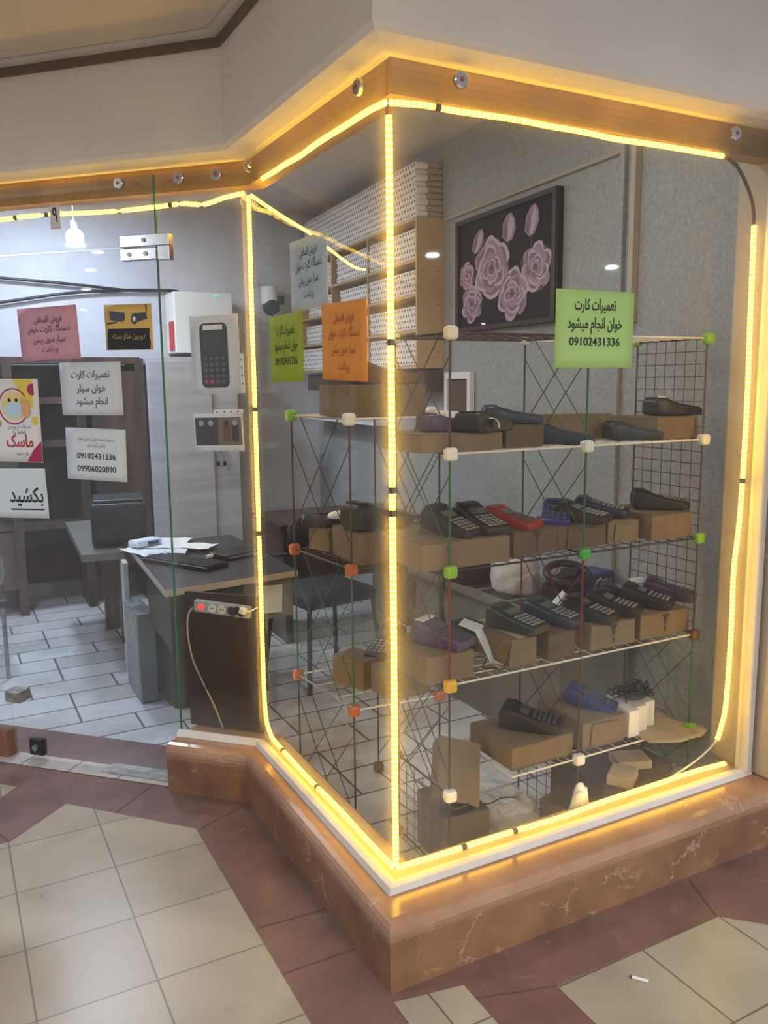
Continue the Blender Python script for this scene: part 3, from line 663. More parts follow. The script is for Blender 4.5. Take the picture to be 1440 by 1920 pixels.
# camera advert
cv = sheet('camera_leaflet', 'paper_yellow', 'yellow and black leaflet picturing two security cameras on the door', door(0.488, 1.817, -0.010), DT, 0.205, 0.170, {'paper_yellow': [('دوربین مدار بسته', 0, -0.042, 0.030, 0.14, 0)]}, -0.01)
m = MB(); z = 0.0020
m.poly([(-0.1, -0.083, z), (0.1, -0.083, z), (0.1, -0.005, z), (-0.1, -0.005, z)], 0)
for sx in (-1, 1):
    for q in ((-0.085 if sx < 0 else 0.030, 0.028, 0.060, 0.035),):
        m.poly([(q[0], q[1]+(0.0 if sx < 0 else -0.012), z+0.0003), (q[0]+q[2], q[1]-(0.008 if sx < 0 else -0.004), z+0.0003), (q[0]+q[2], q[1]+q[3]-0.008, z+0.0003), (q[0], q[1]+q[3]-(0.0 if sx < 0 else 0.012), z+0.0003)], 1)
disc(m, 0.026, 0.030, 0.017, z+0.0006, 1, 0.8, 1.2); disc(m, 0.026, 0.030, 0.008, z+0.0008, 2, 0.8, 1.2)
disc(m, -0.022, 0.040, 0.015, z+0.0006, 1, 0.6, 1.1); m.poly([(0.078, 0.05, z+0.0004), (0.086, 0.05, z+0.0004), (0.082, 0.083, z+0.0004), (0.075, 0.083, z+0.0004)], 1)
m.poly([(-0.095, 0.010, z+0.0004), (-0.05, 0.016, z+0.0004), (-0.05, 0.022, z+0.0004), (-0.095, 0.018, z+0.0004)], 1)
m.build('printed_picture', ['ink', 'grey_dark', 'silver'], cv)
# two plastic wallets on the fixed pane
def wallet(name, label, t, zc, w_, h_, strip):
    e = sheet(name, 'paper_cold', label, door(t, zc, -0.012), DT, w_, h_, None, 0.02, cat='poster')
    m = MB(); N = 10
    for i in range(N):
        for j in range(N): pass
    g = {(i, j): m.bm.verts.new(((i/N-0.5)*(w_+0.012), (j/N-0.5)*(h_+0.012), 0.007+0.002*math.sin(i*2.3+j*1.7))) for i in range(N+1) for j in range(N+1)}
    for i in range(N):
        for j in range(N): m.bm.faces.new((g[i, j], g[i+1, j], g[i+1, j+1], g[i, j+1]))
    tag(m.build('clear_sleeve', ['sleeve_film'], e, smooth=True), 'clear crinkled plastic sleeve')
    m = MB(); (m.box((w_/2+0.006, -h_*0.25, 0.004), (0.016, h_*0.5, 0.001)) if strip == 'v' else m.box((w_*0.22, h_/2+0.006, 0.004), (w_*0.6, 0.016, 0.001)))
    for k in range(4):
        (m.box((w_/2+0.006, -h_*0.08-k*h_*0.1, 0.0048), (0.005, 0.006, 0.0006), 1) if strip == 'v' else m.box((w_*0.0+k*w_*0.14, h_/2+0.006, 0.0048), (0.006, 0.005, 0.0006), 1))
    m.build('punched_edge', ['paper_white', 'grey_dark'], e)
    return e
e = wallet('terminal_poster', 'plastic sleeve showing one large dark card terminal on the narrow pane', 0.125, 1.707, 0.198, 0.285, 'v')
m = MB(); z = 0.0035
def rrect(mb, x0, y0, x1, y1, r, z, mi, n=5):
    pts = []
    for cx, cy, a in ((x1-r, y1-r, 0), (x0+r, y1-r, PI/2), (x0+r, y0+r, PI), (x1-r, y0+r, 1.5*PI)):
        for k in range(n+1): pts.append((cx+r*math.cos(a+PI/2*k/n), cy+r*math.sin(a+PI/2*k/n), z))
    mb.poly(pts, mi)
rrect(m, -0.060, -0.120, 0.052, 0.115, 0.02, z, 0); rrect(m, -0.048, 0.010, 0.040, 0.085, 0.006, z+0.0004, 1); m.poly([(-0.045, 0.09, z+0.0004), (0.035, 0.09, z+0.0004), (0.035, 0.108, z+0.0004), (-0.045, 0.108, z+0.0004)], 2)
for i in range(4):
    for j in range(5):
        rrect(m, -0.050+i*0.024, -0.104+j*0.021, -0.034+i*0.024, -0.091+j*0.021, 0.003, z+0.0005, 3 if j else (4 if i in (0, 1) else 3))
m.build('printed_picture', ['black', 'grey_dark', 'paper_white', 'key_dark', 'ink_red'], e)
e = wallet('terminal_poster', 'small landscape sleeve with dark device photos under the terminal poster', 0.125, 1.422, 0.205, 0.140, 'h')
m = MB(); m.poly([(-0.095, -0.048, z), (0.0, -0.048, z), (0.0, 0.055, z), (-0.095, 0.055, z)], 0); m.poly([(0.0, -0.048, z), (0.095, -0.048, z), (0.095, 0.055, z), (0.0, 0.055, z)], 1)
for x, mi in ((-0.07, 2), (-0.03, 2), (0.035, 3), (0.07, 2)):
    rrect(m, x-0.014, -0.035, x+0.014, 0.030, 0.008, z+0.0004, mi); disc(m, x, 0.034, 0.011, z+0.0006, 2 if mi == 3 else 4, n=12)
m.build('printed_picture', ['grey_dark', 'card', 'black', 'card_dark', 'silver'], e)

# ---------------------------------------------------------------- ceiling lamps
def downlight(loc, label, grp='round downlights in the arcade ceiling', r=0.05):
    e = thing('ceiling_downlight', label, 'lamp', loc, group=grp)
    m = MB(); m.cyl((0, 0, -0.012), (0, 0, 0.0), r*1.35, 0, 20); m.build('rim', ['steel'], e)
    m = MB(); m.cyl((0, 0, -0.022), (0, 0, -0.0125), r, 0, 20, r2=r*0.9); m.build('bulb', ['lamp_glow'], e)
    return e
LZ = 2.768
for p in ((3.08, -4.83), (5.20, -4.78), (8.91, -12.4), (11.5, -12.4), (-4.46, 0.99), (-4.85, 0.75), (-6.07, 0.62), (-7.88, 0.39), (-10.8, 0.0), (-9.5, -3.4)):
    downlight((p[0], p[1], LZ), 'small white downlight in the arcade ceiling, seen only as a reflection in the glass')
q = onz(140, 445, 2.52)
pe = thing('pendant_bulb', 'bright white bulb hanging from the shop ceiling behind the door', 'lamp', (q.x, q.y, 2.52))
m = MB(); bmesh.ops.create_uvsphere(m.bm, u_segments=20, v_segments=12, radius=0.055); m.build('bulb', ['lamp_glow'], pe, smooth=True)
MB().cyl((0, 0, 0.05), (0, 0, 0.10), 0.02, 0, 14).build('lamp_holder', ['white_plastic'], pe)
MB().cyl((0, 0, 0.10), (0, 0, 0.47), 0.004, 0, 8).build('cord', ['white_plastic'], pe)
#@@OBJECTS
# ---------------------------------------------------------------- wire grid shelving
ZL = [0.0, 0.305, 0.668, 1.030, 1.387, 1.740]
FX = [0.312, 0.838, 1.378]
FY0, FY1 = 0.20, 0.53
def frame(mb, a, b, c, d, r=0.0035):      # closed wire rectangle
    for p, q in ((a, b), (b, c), (c, d), (d, a)): mb.cyl(p, q, r, 0, 6)
def bil(a, b, c, d, u, v): return a.lerp(b, u).lerp(d.lerp(c, u), v)
def panel(name, q, kind, m, parent, label=None):
    a, b, c, d = [Vector(p) for p in q]       # a,b bottom edge; c,d top edge
    mb = MB(); frame(mb, a, b, c, d)
    if kind == 'cross':
        for u0, v0, u1, v1 in ((0, .82, .80, 0), (.17, 1, 1, .16), (0, .16, .83, 1), (.20, 0, 1, .82)):
            mb.cyl(bil(a, b, c, d, u0, v0), bil(a, b, c, d, u1, v1), 0.0019, 0, 5)
    else:
        nu, nv = kind
        for i in range(1, nu): mb.cyl(bil(a, b, c, d, i/nu, 0), bil(a, b, c, d, i/nu, 1), 0.0015, 0, 5)
        for j in range(1, nv): mb.cyl(bil(a, b, c, d, 0, j/nv), bil(a, b, c, d, 1, j/nv), 0.0015, 0, 5)
    o = mb.build(name, [m], parent)
    if label: tag(o, label)
    return o
def connector(p, m, parent, s=0.040, lab=None):
    mb = MB(); mb.box(p, (s, s*0.75, s), bev=s*0.24); mb.box(Vector(p)+Vector((0, s*0.30, 0)), (s*0.86, s*0.45, s*0.86), bev=s*0.18)
    o = mb.build('connector', [m], parent); tag(o, lab); return o
U1 = thing('wire_shelf_unit', 'large wire grid shelf unit behind the right pane, carrying the card terminals', 'shelf', (FX[0], FY0, 0))
def loc1(p): return Vector(p) - Vector((FX[0], FY0, 0))
def q1(x0, y0, x1, y1, z0, z1): return [loc1(p) for p in ((x0, y0, z0), (x1, y1, z0), (x1, y1, z1), (x0, y0, z1))]
for li, m, nm in ((1, 'wire_white', 'white'), (2, 'wire_white', 'white'), (3, 'wire_black', 'black'), (4, 'wire_white', 'white'), (5, 'wire_brown', 'brown')):
    for k in (0, 1):
        if li == 5: m2 = ('wire_brown', 'wire_white')[k]
        else: m2 = m
        z = ZL[li]; xa = 0.56 if (li, k) == (1, 0) else FX[k]
        panel('deck_panel', [loc1(p) for p in ((xa, FY0, z), (FX[k+1], FY0, z), (FX[k+1], FY1, z), (xa, FY1, z))], (9, 6), m2, U1, nm+' wire deck')
for k, mids in ((0, ['wire_black', 'wire_black', 'wire_red', 'wire_green', 'wire_brown']), (1, ['wire_brown', 'wire_brown', 'wire_red', 'wire_green', 'wire_green'])):
    for i in range(5):
        kind = (6, 7) if i == 0 else 'cross'
        panel('side_panel', q1(FX[k], FY0, FX[k], FY1, ZL[i], ZL[i+1]), kind, mids[i], U1, mids[i].split('_')[1]+' wire side panel')
for i, (m, kind) in enumerate((('wire_green', 'cross'), ('wire_green', 'cross'), ('wire_black', (7, 8)), ('wire_brown', (7, 8)), ('wire_brown', (7, 8)))):
    panel('side_panel', q1(FX[2], FY0, FX[2], FY1, ZL[i], ZL[i+1]), kind, m, U1, m.split('_')[1]+' wire end panel')
CC = {(0, 5): 'white_plastic', (0, 4): 'white_plastic', (0, 3): 'lime', (0, 2): 'amber', (0, 1): 'white_plastic', (0, 0): 'brown_plastic',
      (1, 5): 'white_plastic', (1, 4): 'white_plastic', (1, 3): 'green_plastic', (1, 1): 'white_plastic', (1, 0): 'brown_plastic',
      (2, 5): 'lime', (2, 4): 'white_plastic', (2, 3): 'lime', (2, 2): 'brown_plastic', (2, 1): 'lime', (2, 0): 'brown_plastic'}
for (k, i), m in CC.items():
    connector(loc1((FX[k], FY0-0.006, ZL[i] + (0.022 if i == 0 else 0))), m, U1, lab=m.replace('_plastic', '')+' cube connector')
for k in range(3):
    for i in range(6):
        m = {(0, 0): 'brown_plastic', (1, 5): 'white_plastic', (2, 5): 'lime', (0, 5): 'white_plastic', (0, 3): 'lime'}.get((k, i), 'brown_plastic')
        if (k, i) in ((1, 4), (2, 4), (0, 4)): m = 'white_plastic'
        connector(loc1((FX[k], FY1, ZL[i] + (0.020 if i == 0 else 0))), m, U1, 0.030)
# smaller unit behind the left pane
NL, NR, FRr, FL = (0.16, 0.57), (0.49, 0.545), (0.476, 1.00), (0.13, 1.00)
ZM = [0.0, 0.485, 0.98, 1.482]
U2 = thing('wire_shelf_unit', 'smaller wire shelf unit with orange connectors behind the left pane', 'shelf', (0.3, 0.78, 0))
def l2(p, z): return Vector((p[0]-0.3, p[1]-0.78, z))
for i, m in ((1, 'wire_white'), (2, 'wire_brown'), (3, 'wire_white')):
    panel('deck_panel', [l2(NL, ZM[i]), l2(NR, ZM[i]), l2(FRr, ZM[i]), l2(FL, ZM[i])], (6, 9) if i > 1 else (2, 3), m, U2)
for i in range(3):
    for a, b in ((NL, FL), (NR, FRr)):
        m = ('wire_black', 'wire_green', 'wire_brown')[i]
        panel('side_panel', [l2(a, ZM[i]), l2(b, ZM[i]), l2(b, ZM[i+1]), l2(a, ZM[i+1])], 'cross' if i else 'cross', m, U2)
for p, ms in ((NL, ('brown_plastic', 'orange_plastic', 'orange_plastic', 'white_plastic')), (FL, ('brown_plastic', 'orange_plastic', 'orange_plastic', 'lime')), (NR, ('brown_plastic', 'orange_plastic', 'brown_plastic', 'white_plastic')), (FRr, ('brown_plastic', 'brown_plastic', 'brown_plastic', 'brown_plastic'))):
    for i in range(4): connector(l2(p, ZM[i]+(0.022 if i == 0 else 0)), ms[i], U2, 0.042, ms[i].replace('_plastic', '')+' cube connector')
mb = MB(); e = onz(815, 775, 1.482); mb.cyl(l2(NR, 1.482), l2((0.65, 0.86), 1.482), 0.003, 0, 6); mb.cyl(l2(FRr, 1.482), l2((0.65, 0.86), 1.482), 0.003, 0, 6)
mb.build('loose_rod', ['wire_white'], U2)
connector(l2((0.65, 0.86), 1.482), 'white_plastic', U2, 0.045, 'white cube connector')

# ---------------------------------------------------------------- boxes
def carton(x0, x1, y, z, h, depth, label, m='card', rz=0.0, open_=False, flap=False, tape=False, mark=False, name='cardboard_box', cat='box', group=None):
    w_ = x1-x0
    e = thing(name, label, cat, ((x0+x1)/2, y+depth/2, z), rz, group)
    mb = MB(); t = 0.004
    if open_:
        mb.box((0, 0, t/2), (w_, depth, t)); mb.box((0, -depth/2+t/2, h/2), (w_, t, h)); mb.box((0, depth/2-t/2, h/2), (w_, t, h))
        mb.box((-w_/2+t/2, 0, h/2), (t, depth, h)); mb.box((w_/2-t/2, 0, h/2), (t, depth, h))
    else:
        mb.box((0, 0, h/2), (w_, depth, h), bev=0.002)
    mb.build('carton_body', [m], e)
    if not open_:
        mb = MB(); mb.box((0, -0.0, h+0.0012), (w_*0.985, depth*0.97, 0.002), rot=Matrix.Rotation(0.006, 3, 'Y')); mb.build('lid_flap', [m], e)
    if flap:
        mb = MB(); mb.box((0, -depth/2-0.004, h*0.46), (w_*0.62, 0.003, h*0.86), rot=Matrix.Rotation(0.05, 3, 'X') @ Matrix.Rotation(0.06, 3, 'Y')); mb.build('front_flap', [m], e)
    if tape:
        mb = MB(); mb.box((0, 0, h+0.003), (0.04, depth*0.98, 0.0008)); mb.build('tape', ['card_light'], e)
    if mark:
        me = text_mesh([('Y', 0, 0.004, 0.046, None, 5), ('S', 0, -0.026, 0.026, None, 3)]); me.materials.append(MATS['ink'])
        o = bpy.data.objects.new('printed_mark', me); COL.objects.link(o); o.parent = e; o.location = (0, -depth/2-0.003, h*0.52); o.rotation_euler = (PI/2, 0, 0)
    return e
def X(px, py, Y): return ony(px, py, Y).x
# ---------------------------------------------------------------- card terminals
def terminal(loc, label, body='black', rz=0.0, tilt=0.0, L=0.190, W=0.094, H=0.068, keys=('key_light',), roll=0.0, paper=False, screen='screen', roll_m=None, flip=False, roll_x=0.0):
    """handheld card terminal: keypad towards -Y, printer bulge towards +Y, base on z=0"""
    e = thing('card_terminal', label, 'card terminal', loc, rot=(tilt, roll_x, rz))
    def sec(y, w_, h0, h1, k=0.25):
        pts = []; n = 5; r = min(w_, h1-h0)*k
        for cx, cz, a in ((w_/2-r, h1-r, 0), (-w_/2+r, h1-r, PI/2), (-w_/2+r, h0+r*0.6, PI), (w_/2-r, h0+r*0.6, 1.5*PI)):
            rr = r if cz > (h0+h1)/2 else r*0.6
            for i in range(n): t = a+PI/2*i/(n-1); pts.append((cx+(r-rr)*(1 if cx > 0 else -1)+rr*math.cos(t), y, cz+rr*math.sin(t)))
        return pts
    H *= 1.12; W *= 1.06; hl = L/2
    prof = [(-hl, .88, .10, .34), (-hl+.004, .97, .02, .43), (-hl*0.80, 1.0, 0, .48), (-hl*0.3, 1.0, 0, .60), (0.0, .99, 0, .70), (hl*0.22, 1.0, 0, .80), (hl*0.45, 1.04, 0, .95), (hl*0.68, 1.05, 0.0, 1.0), (hl*0.90, 1.03, 0.03, .97), (hl*0.98, .97, .10, .84), (hl, .88, .20, .72)]
    MB().loft([sec(y, w_*W, a*H, b*H) for y, w_, a, b in prof]).build('terminal_body', [body], e)
    def top(y):
        for i in range(len(prof)-1):
            if prof[i][0] <= y <= prof[i+1][0]:
                t = (y-prof[i][0])/(prof[i+1][0]-prof[i][0]); return (prof[i][3]*(1-t)+prof[i+1][3]*t)*H
        return H
    def slab(mb, x, y, sx, sy, lift, th, mi=0):
        s = math.atan2(top(y+sy/2)-top(y-sy/2), sy); mb.box((x, y, top(y)+lift), (sx, sy, th), mi, rot=Matrix.Rotation(s, 3, 'X'), bev=0)
    mb = MB(); cols = ('key_red', 'key_yellow', 'key_green')
    mats = [keys[0], 'key_red', 'key_yellow', 'key_green']
    for r in range(5):
        for c_ in range(4 if L > 0.17 else 3):
            n = 4 if L > 0.17 else 3
            x = (c_-(n-1)/2)*W*0.80/n; y = -hl*0.80 + r*hl*0.165
            mi = 0 if (r or len(keys) > 1) else (0, 2, 2, 3)[c_]
            slab(mb, x, y, W*0.50/n, hl*0.085, 0.0012, 0.003, mi)
    mb.build('keypad', mats, e)
    mb = MB(); slab(mb, 0, hl*0.19, W*0.66, hl*0.30, 0.0012, 0.002); mb.build('display', [screen], e)
    mb = MB(); slab(mb, 0, hl*0.70, W*0.78, hl*0.34, 0.0010, 0.003); pc = mb.build('printer_cover', [roll_m or body], e)
    if paper:
        mb = MB(); secs = []
        for k in range(9):
            t = k/8; y = hl*0.55+0.045*t; z = H*1.0+0.028*math.sin(t*PI*0.9); secs.append([(-W*0.34, y, z), (W*0.34, y, z), (W*0.34, y, z+0.0008), (-W*0.34, y, z+0.0008)])
        mb.loft(secs, smooth=False); mb.build('receipt_paper', ['paper_white'], e)
    return e
sh = 0.004
# ---- top shelf (fourth deck)
z = ZL[4]+sh
carton(X(790, 830, .22), X(942, 830, .22), .22, z, 0.052, 0.26, 'long open cardboard box at the left end of the top shelf', open_=False)
terminal((X(835, 800, .36), .34, z+0.055), 'purple card terminal lying on the box at the left end of the top shelf', 'purple', 1.35, H=0.05, keys=('key_dark', 1))
terminal((X(905, 800, .27), .26, z+0.055), 'black card terminal with white receipt paper curling over its edge', 'black', 1.9, H=0.055, keys=('key_dark', 1))
mb = MB(); secs = []
for k in range(12):
    t = k/11; a = -0.3 + t*2.1
    secs.append([(0.022*math.sin(a)+0.01, -0.026, 0.020+0.024*math.cos(a)), (0.022*math.sin(a)+0.01, 0.026, 0.020+0.024*math.cos(a)), (0.0225*math.sin(a)+0.0107, 0.026, 0.020+0.0247*math.cos(a)), (0.0225*math.sin(a)+0.0107, -0.026, 0.020+0.0247*math.cos(a))])
px_ = X(923, 800, .20)
mb.loft(secs, smooth=True)
tag(mb.build('receipt_paper', ['paper_white'], loc=(px_-0.02, .195, z+0.055), rz=-0.5), 'curl of white receipt paper hanging at the front of the top shelf', 'paper')
bpy.context.view_layer.update()
carton(X(945, 830, .25), X(1016, 830, .25), .24, z, 0.070, 0.22, 'small square cardboard box second from left on the top shelf', 'card_dark')
terminal((X(955, 790, .32), .31, z+0.073), 'navy card terminal on the small box, highest on the top shelf', 'navy', 1.1, H=0.052, keys=('key_dark', 1))
terminal((X(1052, 820, .32), .30, z), 'navy terminal lying in shadow behind the middle white connector', 'navy', 0.9, H=0.055, keys=('key_dark', 1))
carton(X(1010, 800, .42), X(1140, 800, .42), .40, z, 0.088, 0.10, 'wide cardboard box at the back of the top shelf', 'card')
terminal((X(1186, 812, .30), .30, z), 'dark blue terminal right of the middle connector on the top shelf', 'grey_dark', 1.15, H=0.058, keys=('key_dark', 1))
carton(X(1232, 810, .24), X(1309, 810, .24), .24, z, 0.075, 0.24, 'tall cardboard box at the right end of the top shelf', 'card')
terminal((X(1256, 770, .34), .33, z+0.078), 'silver-topped black terminal on the box at the right end of the top shelf', 'black', 1.3, H=0.06, roll_m='silver', screen='silver', keys=('key_light', 1))
# ---- third deck
z = ZL[3]+sh
carton(X(792, 1040, .215), X(956, 1040, .215), .215, z, 0.082, 0.27, 'long cardboard box at the left end of the middle shelf', 'card')
terminal((X(836, 985, .36), .33, z+0.086), 'brown-black terminal leftmost on the middle shelf box', 'black_matt', 0.42, tilt=0.16)
terminal((X(897, 985, .34), .33, z+0.086), 'black terminal with silver keys beside the red terminal', 'black', 0.15, tilt=0.10)
terminal((X(953, 980, .38), .36, z+0.084), 'red card terminal on the middle shelf', 'red_plastic', 0.45, tilt=0.06, keys=('key_dark', 1), H=0.05)
carton(X(952, 1030, .25), X(1046, 1030, .25), .25, z, 0.080, 0.24, 'brown carton with a black printed mark under the red terminal', 'card_dark', rz=0.12, mark=True)
# small blue sensor
e = thing('pin_scanner', 'small blue and white gadget right of the red terminal', 'gadget', (X(992, 985, .33), .33, z+0.084), 0.5)
MB().box((0, 0, 0.014), (0.055, 0.032, 0.026), bev=0.008).build('gadget_body', ['blue'], e)
MB().cyl((0.028, 0, 0.014), (0.036, 0, 0.014), 0.012, 0, 14).build('end_cap', ['paper_cold'], e)
carton(X(1045, 1020, .26), X(1135, 1020, .26), .26, z, 0.078, 0.22, 'dark cardboard box behind the green middle connector', 'card_dark', flap=True)
carton(X(1140, 1010, .26), X(1197, 1010, .26), .26, z, 0.074, 0.20, 'open-fronted small box between the green connector and the right end box', 'card', flap=True)
terminal((X(1040, 955, .38), .37, z+0.084), 'bright blue terminal leaning left on the middle shelf', 'blue', -0.75, tilt=0.10, H=0.05, keys=('key_dark', 1))
terminal((X(1085, 965, .33), .31, z+0.082), 'black terminal between the two blue terminals on the middle shelf', 'black', 0.5, H=0.055)
terminal((X(1130, 960, .37), .38, z+0.080), 'navy terminal with pale keys right of the black one on the middle shelf', 'navy', 0.7, H=0.058)
carton(X(1222, 1000, .225), X(1296, 1000, .225), .225, z, 0.088, 0.27, 'tall cardboard box at the right end of the middle shelf', 'card')
terminal((X(1232, 955, .35), .34, z+0.091), 'black terminal with a yellow side stripe at the right end of the middle shelf', 'black_matt', 0.95, H=0.062, L=0.2)
# ---- second deck
z = ZL[2]+sh
carton(X(800, 1240, .22), X(889, 1240, .22), .22, z, 0.088, 0.26, 'cardboard box at the left end of the lower shelf above the yellow connector', 'card')
terminal((X(828, 1200, .32), .31, z+0.092), 'purple terminal with a white paper roll at the left end of the lower shelf', 'purple', 0.45, keys=('key_dark', 1), roll_m='paper_white')
carton(X(860, 1200, .44), X(898, 1200, .44), .42, z, 0.10, 0.08, 'small black box behind the purple terminal', 'black_matt', cat='box', name='small_box')
carton(X(956, 1225, .225), X(1006, 1225, .225), .225, z, 0.092, 0.25, 'narrow cardboard box left of the middle post on the lower shelf', 'card', tape=True)
terminal((X(963, 1170, .33), .31, z+0.097), 'large black terminal with pale keys and a hanging cable', 'grey_dark', 0.32, L=0.2, W=0.09, H=0.066)
carton(X(1028, 1220, .22), X(1078, 1220, .22), .22, z, 0.088, 0.26, 'second narrow cardboard box on the lower shelf, beside the middle post', 'card_dark')
terminal((X(1030, 1168, .35), .33, z+0.093), 'large blue-black terminal second from left on the lower shelf', 'navy', 0.38, L=0.2, W=0.088, H=0.064)
carton(X(1108, 1200, .225), X(1190, 1200, .225), .225, z, 0.088, 0.25, 'cardboard box with a black printed mark right of the middle post', 'card', mark=True)
terminal((X(1099, 1175, .31), .29, z+0.092), 'black terminal left one of two on the marked box by the middle post', 'black', 0.40, W=0.075)
terminal((X(1142, 1165, .33), .31, z+0.092), 'black-green terminal right one of two on the marked box by the middle post', 'black_matt', 0.52, W=0.078)
carton(X(1200, 1190, .23), X(1290, 1190, .23), .23, z, 0.088, 0.26, 'cardboard box with a black printed mark at the right end of the lower shelf', 'card', mark=True)
terminal((X(1208, 1155, .33), .32, z+0.092), 'brown-black terminal with round wheel on the right end box of the lower shelf', 'black_matt', 0.55, W=0.078)
terminal((X(1250, 1148, .36), .35, z+0.092), 'blue-purple terminal rightmost on the lower shelf', 'purple', 0.60, keys=('key_dark', 1), W=0.075)
terminal((X(1168, 1125, .46), .45, z+0.088), 'navy terminal lying at the back of the lower shelf', 'navy', 0.9, keys=('key_dark', 1), H=0.05)
terminal((X(1120, 1125, .48), .47, z+0.03), 'dark blue terminal half hidden at the back behind the middle post', 'navy', 0.3, keys=('key_dark', 1), H=0.05)
# loose paper slips
def slip(pts, label, name='paper_slip', m='paper_white', cat='paper', grp=None):
    """folded paper: strip of quads through (left,right) point pairs"""
    mb = MB(); secs = [[Vector(a), Vector(b), Vector(b)+Vector((0, 0, .0012)), Vector(a)+Vector((0, 0, .0012))] for a, b in pts]
    mb.loft(secs, smooth=False); return tag(mb.build(name, [m]), label, cat, grp)
x0 = X(895, 1200, .36)
slip([((x0-.05, .40, z+.115), (x0+.0, .44, z+.12)), ((x0-.01, .36, z+.095), (x0+.05, .40, z+.10)), ((x0-.0, .33, z+.05), (x0+.055, .36, z+.06)), ((x0+.01, .30, z+.003), (x0+.065, .33, z+.003)), ((x0+.03, .26, z+.002), (x0+.09, .29, z+.002))], 'crumpled white receipt paper between the boxes on the lower shelf')
x0 = X(1045, 1130, .46)
slip([((x0-.03, .44, z+.09), (x0+.0, .50, z+.10)), ((x0+.01, .43, z+.135), (x0+.04, .48, z+.15)), ((x0+.04, .42, z+.10), (x0+.07, .47, z+.12)), ((x0+.12, .43, z+.105), (x0+.13, .49, z+.12))], 'folded white paper slip at the back of the lower shelf')
x0 = X(1180, 1115, .47)
slip([((x0-.02, .43, z+.150), (x0+.0, .48, z+.155)), ((x0+.05, .42, z+.148), (x0+.06, .47, z+.156))], 'small white paper slip on the navy terminal at the back of the lower shelf')
cb = fillet([(X(955, 1230, .24)-.005, .222, z+.09), (X(952, 1235, .22), .212, z+.055), (X(943, 1245, .22), .215, z+.012), (X(925, 1250, .24), .24, z+.006), (X(905, 1250, .26), .26, z+.008), (X(915, 1235, .28), .29, z+.02), (X(900, 1225, .30), .31, z+.025), (X(888, 1228, .30), .31, z+.01)])
tag(MB().tube(cb, 0.0022, 0, 7).build('data_cable', ['black']), 'black looped cable lying on the lower shelf between the boxes', 'cable')
# ---- first deck
z = ZL[1]+sh
carton(X(1030, 1395, .225), X(1076, 1395, .225), .225, z, 0.082, 0.26, 'cardboard box with flap left of the middle post on the bottom shelf', 'card', rz=-0.05)
carton(X(940, 1390, .30)-.01, X(1024, 1395, .26), .225, z, 0.080, 0.25, 'long cardboard box under the wrapped terminal on the bottom shelf', 'card')
terminal((X(992, 1352, .34), .33, z+0.085), 'large black terminal wrapped in film on the bottom shelf', 'black_matt', 0.75, L=0.21, W=0.10, H=0.07, keys=('key_dark', 1))
carton(X(1092, 1395, .23), X(1170, 1380, .23), .23, z, 0.100, 0.25, 'cardboard box right of the middle post on the bottom shelf', 'card', flap=True)
terminal((X(1103, 1315, .36), .35, z+0.104), 'bright blue terminal tilted forward on the bottom shelf', 'blue', 0.62, tilt=0.16, L=0.19, keys=('key_dark', 1), H=0.05)
for k in range(3):
    carton(X(1168, 1365, .26)+k*0.060, X(1168, 1365, .26)+k*0.060+0.052, .23+k*0.022, z, 0.098-k*0.002, 0.16, ('leftmost', 'middle', 'rightmost')[k]+' of the three small white boxes on the bottom shelf', 'white_plastic', name='white_box', group='small white boxes on the bottom shelf')
random.seed(3)
xc = X(1182, 1310, .33)
mb = MB()
pts = []
for k in range(90): pts.append((xc+random.uniform(-.075, .085), .33+random.uniform(-.06, .06), z+.108+random.uniform(0, .05)*(1-abs(k/45-1)*0.3)))
mb.tube(fillet(pts, n=5), 0.0028, 0, 5)
tag(mb.build('cable_bundle', ['black_matt']), 'tangled black cable bundle on top of the white boxes', 'cable')
mb = MB(); N = 10
g = {(i, j): mb.bm.verts.new((X(1185, 1375, .25)+i/N*0.26*(1+0.05*math.sin(j)), .16+j/N*0.30-0.05*math.sin(i/N*2.6), z+0.001+0.006*math.sin(i*1.3+j*.7)*(i/N))) for i in range(N+1) for j in range(N+1)}
for i in range(N):
    for j in range(N): mb.bm.faces.new((g[i, j], g[i+1, j], g[i+1, j+1], g[i, j+1]))
o = mb.build('kraft_sheet', ['card_light'], smooth=True); sd = o.modifiers.new('thickness', 'SOLIDIFY'); sd.thickness = 0.0015
tag(o, 'beige kraft paper sheet sticking out over the right end of the bottom shelf', 'paper sheet')
# slanted box in the left bay
e = carton(-0.075, 0.075, -0.10, 0, 0.07, 0.22, 'cardboard box standing slanted in the left bay near the floor', 'card', tape=False)
e.location = (0.43, .37, 0.262); e.rotation_euler = (0.75, 0.30, -0.35)
# ---- floor of the showcase
FZ = 0.003
def floor_box(pxl, pxr, py, Y, h, d, label, m, **k): return carton(X(pxl, py, Y), X(pxr, py, Y), Y, FZ, h, d, label, m, **k)
q = onz(860, 1600, 0.0)
carton(0.335, 0.50, 0.235, FZ, 0.195, 0.22, 'tall dark carton on the floor at the left bay of the shelf', 'card_dark', rz=-0.10)
carton(0.96, 1.33, 0.22, FZ, 0.16, 0.27, 'wide dark brown carton on the floor under the right bay', 'card_dark', rz=0.06)
carton(1.00, 1.11, 0.16, 0.168, 0.035, 0.09, 'small white box tilted on the dark brown carton', 'card_light', rz=0.6, name='white_box')
carton(1.11, 1.24, 0.24, 0.168, 0.03, 0.10, 'flat white box lying on the dark brown carton', 'card_light', rz=-0.35, name='white_box')
e = carton(0.72, 0.86, 0.14, FZ, 0.17, 0.12, 'brown open box by a white paper bag on the showcase floor', 'card_dark', open_=True, rz=0.3)
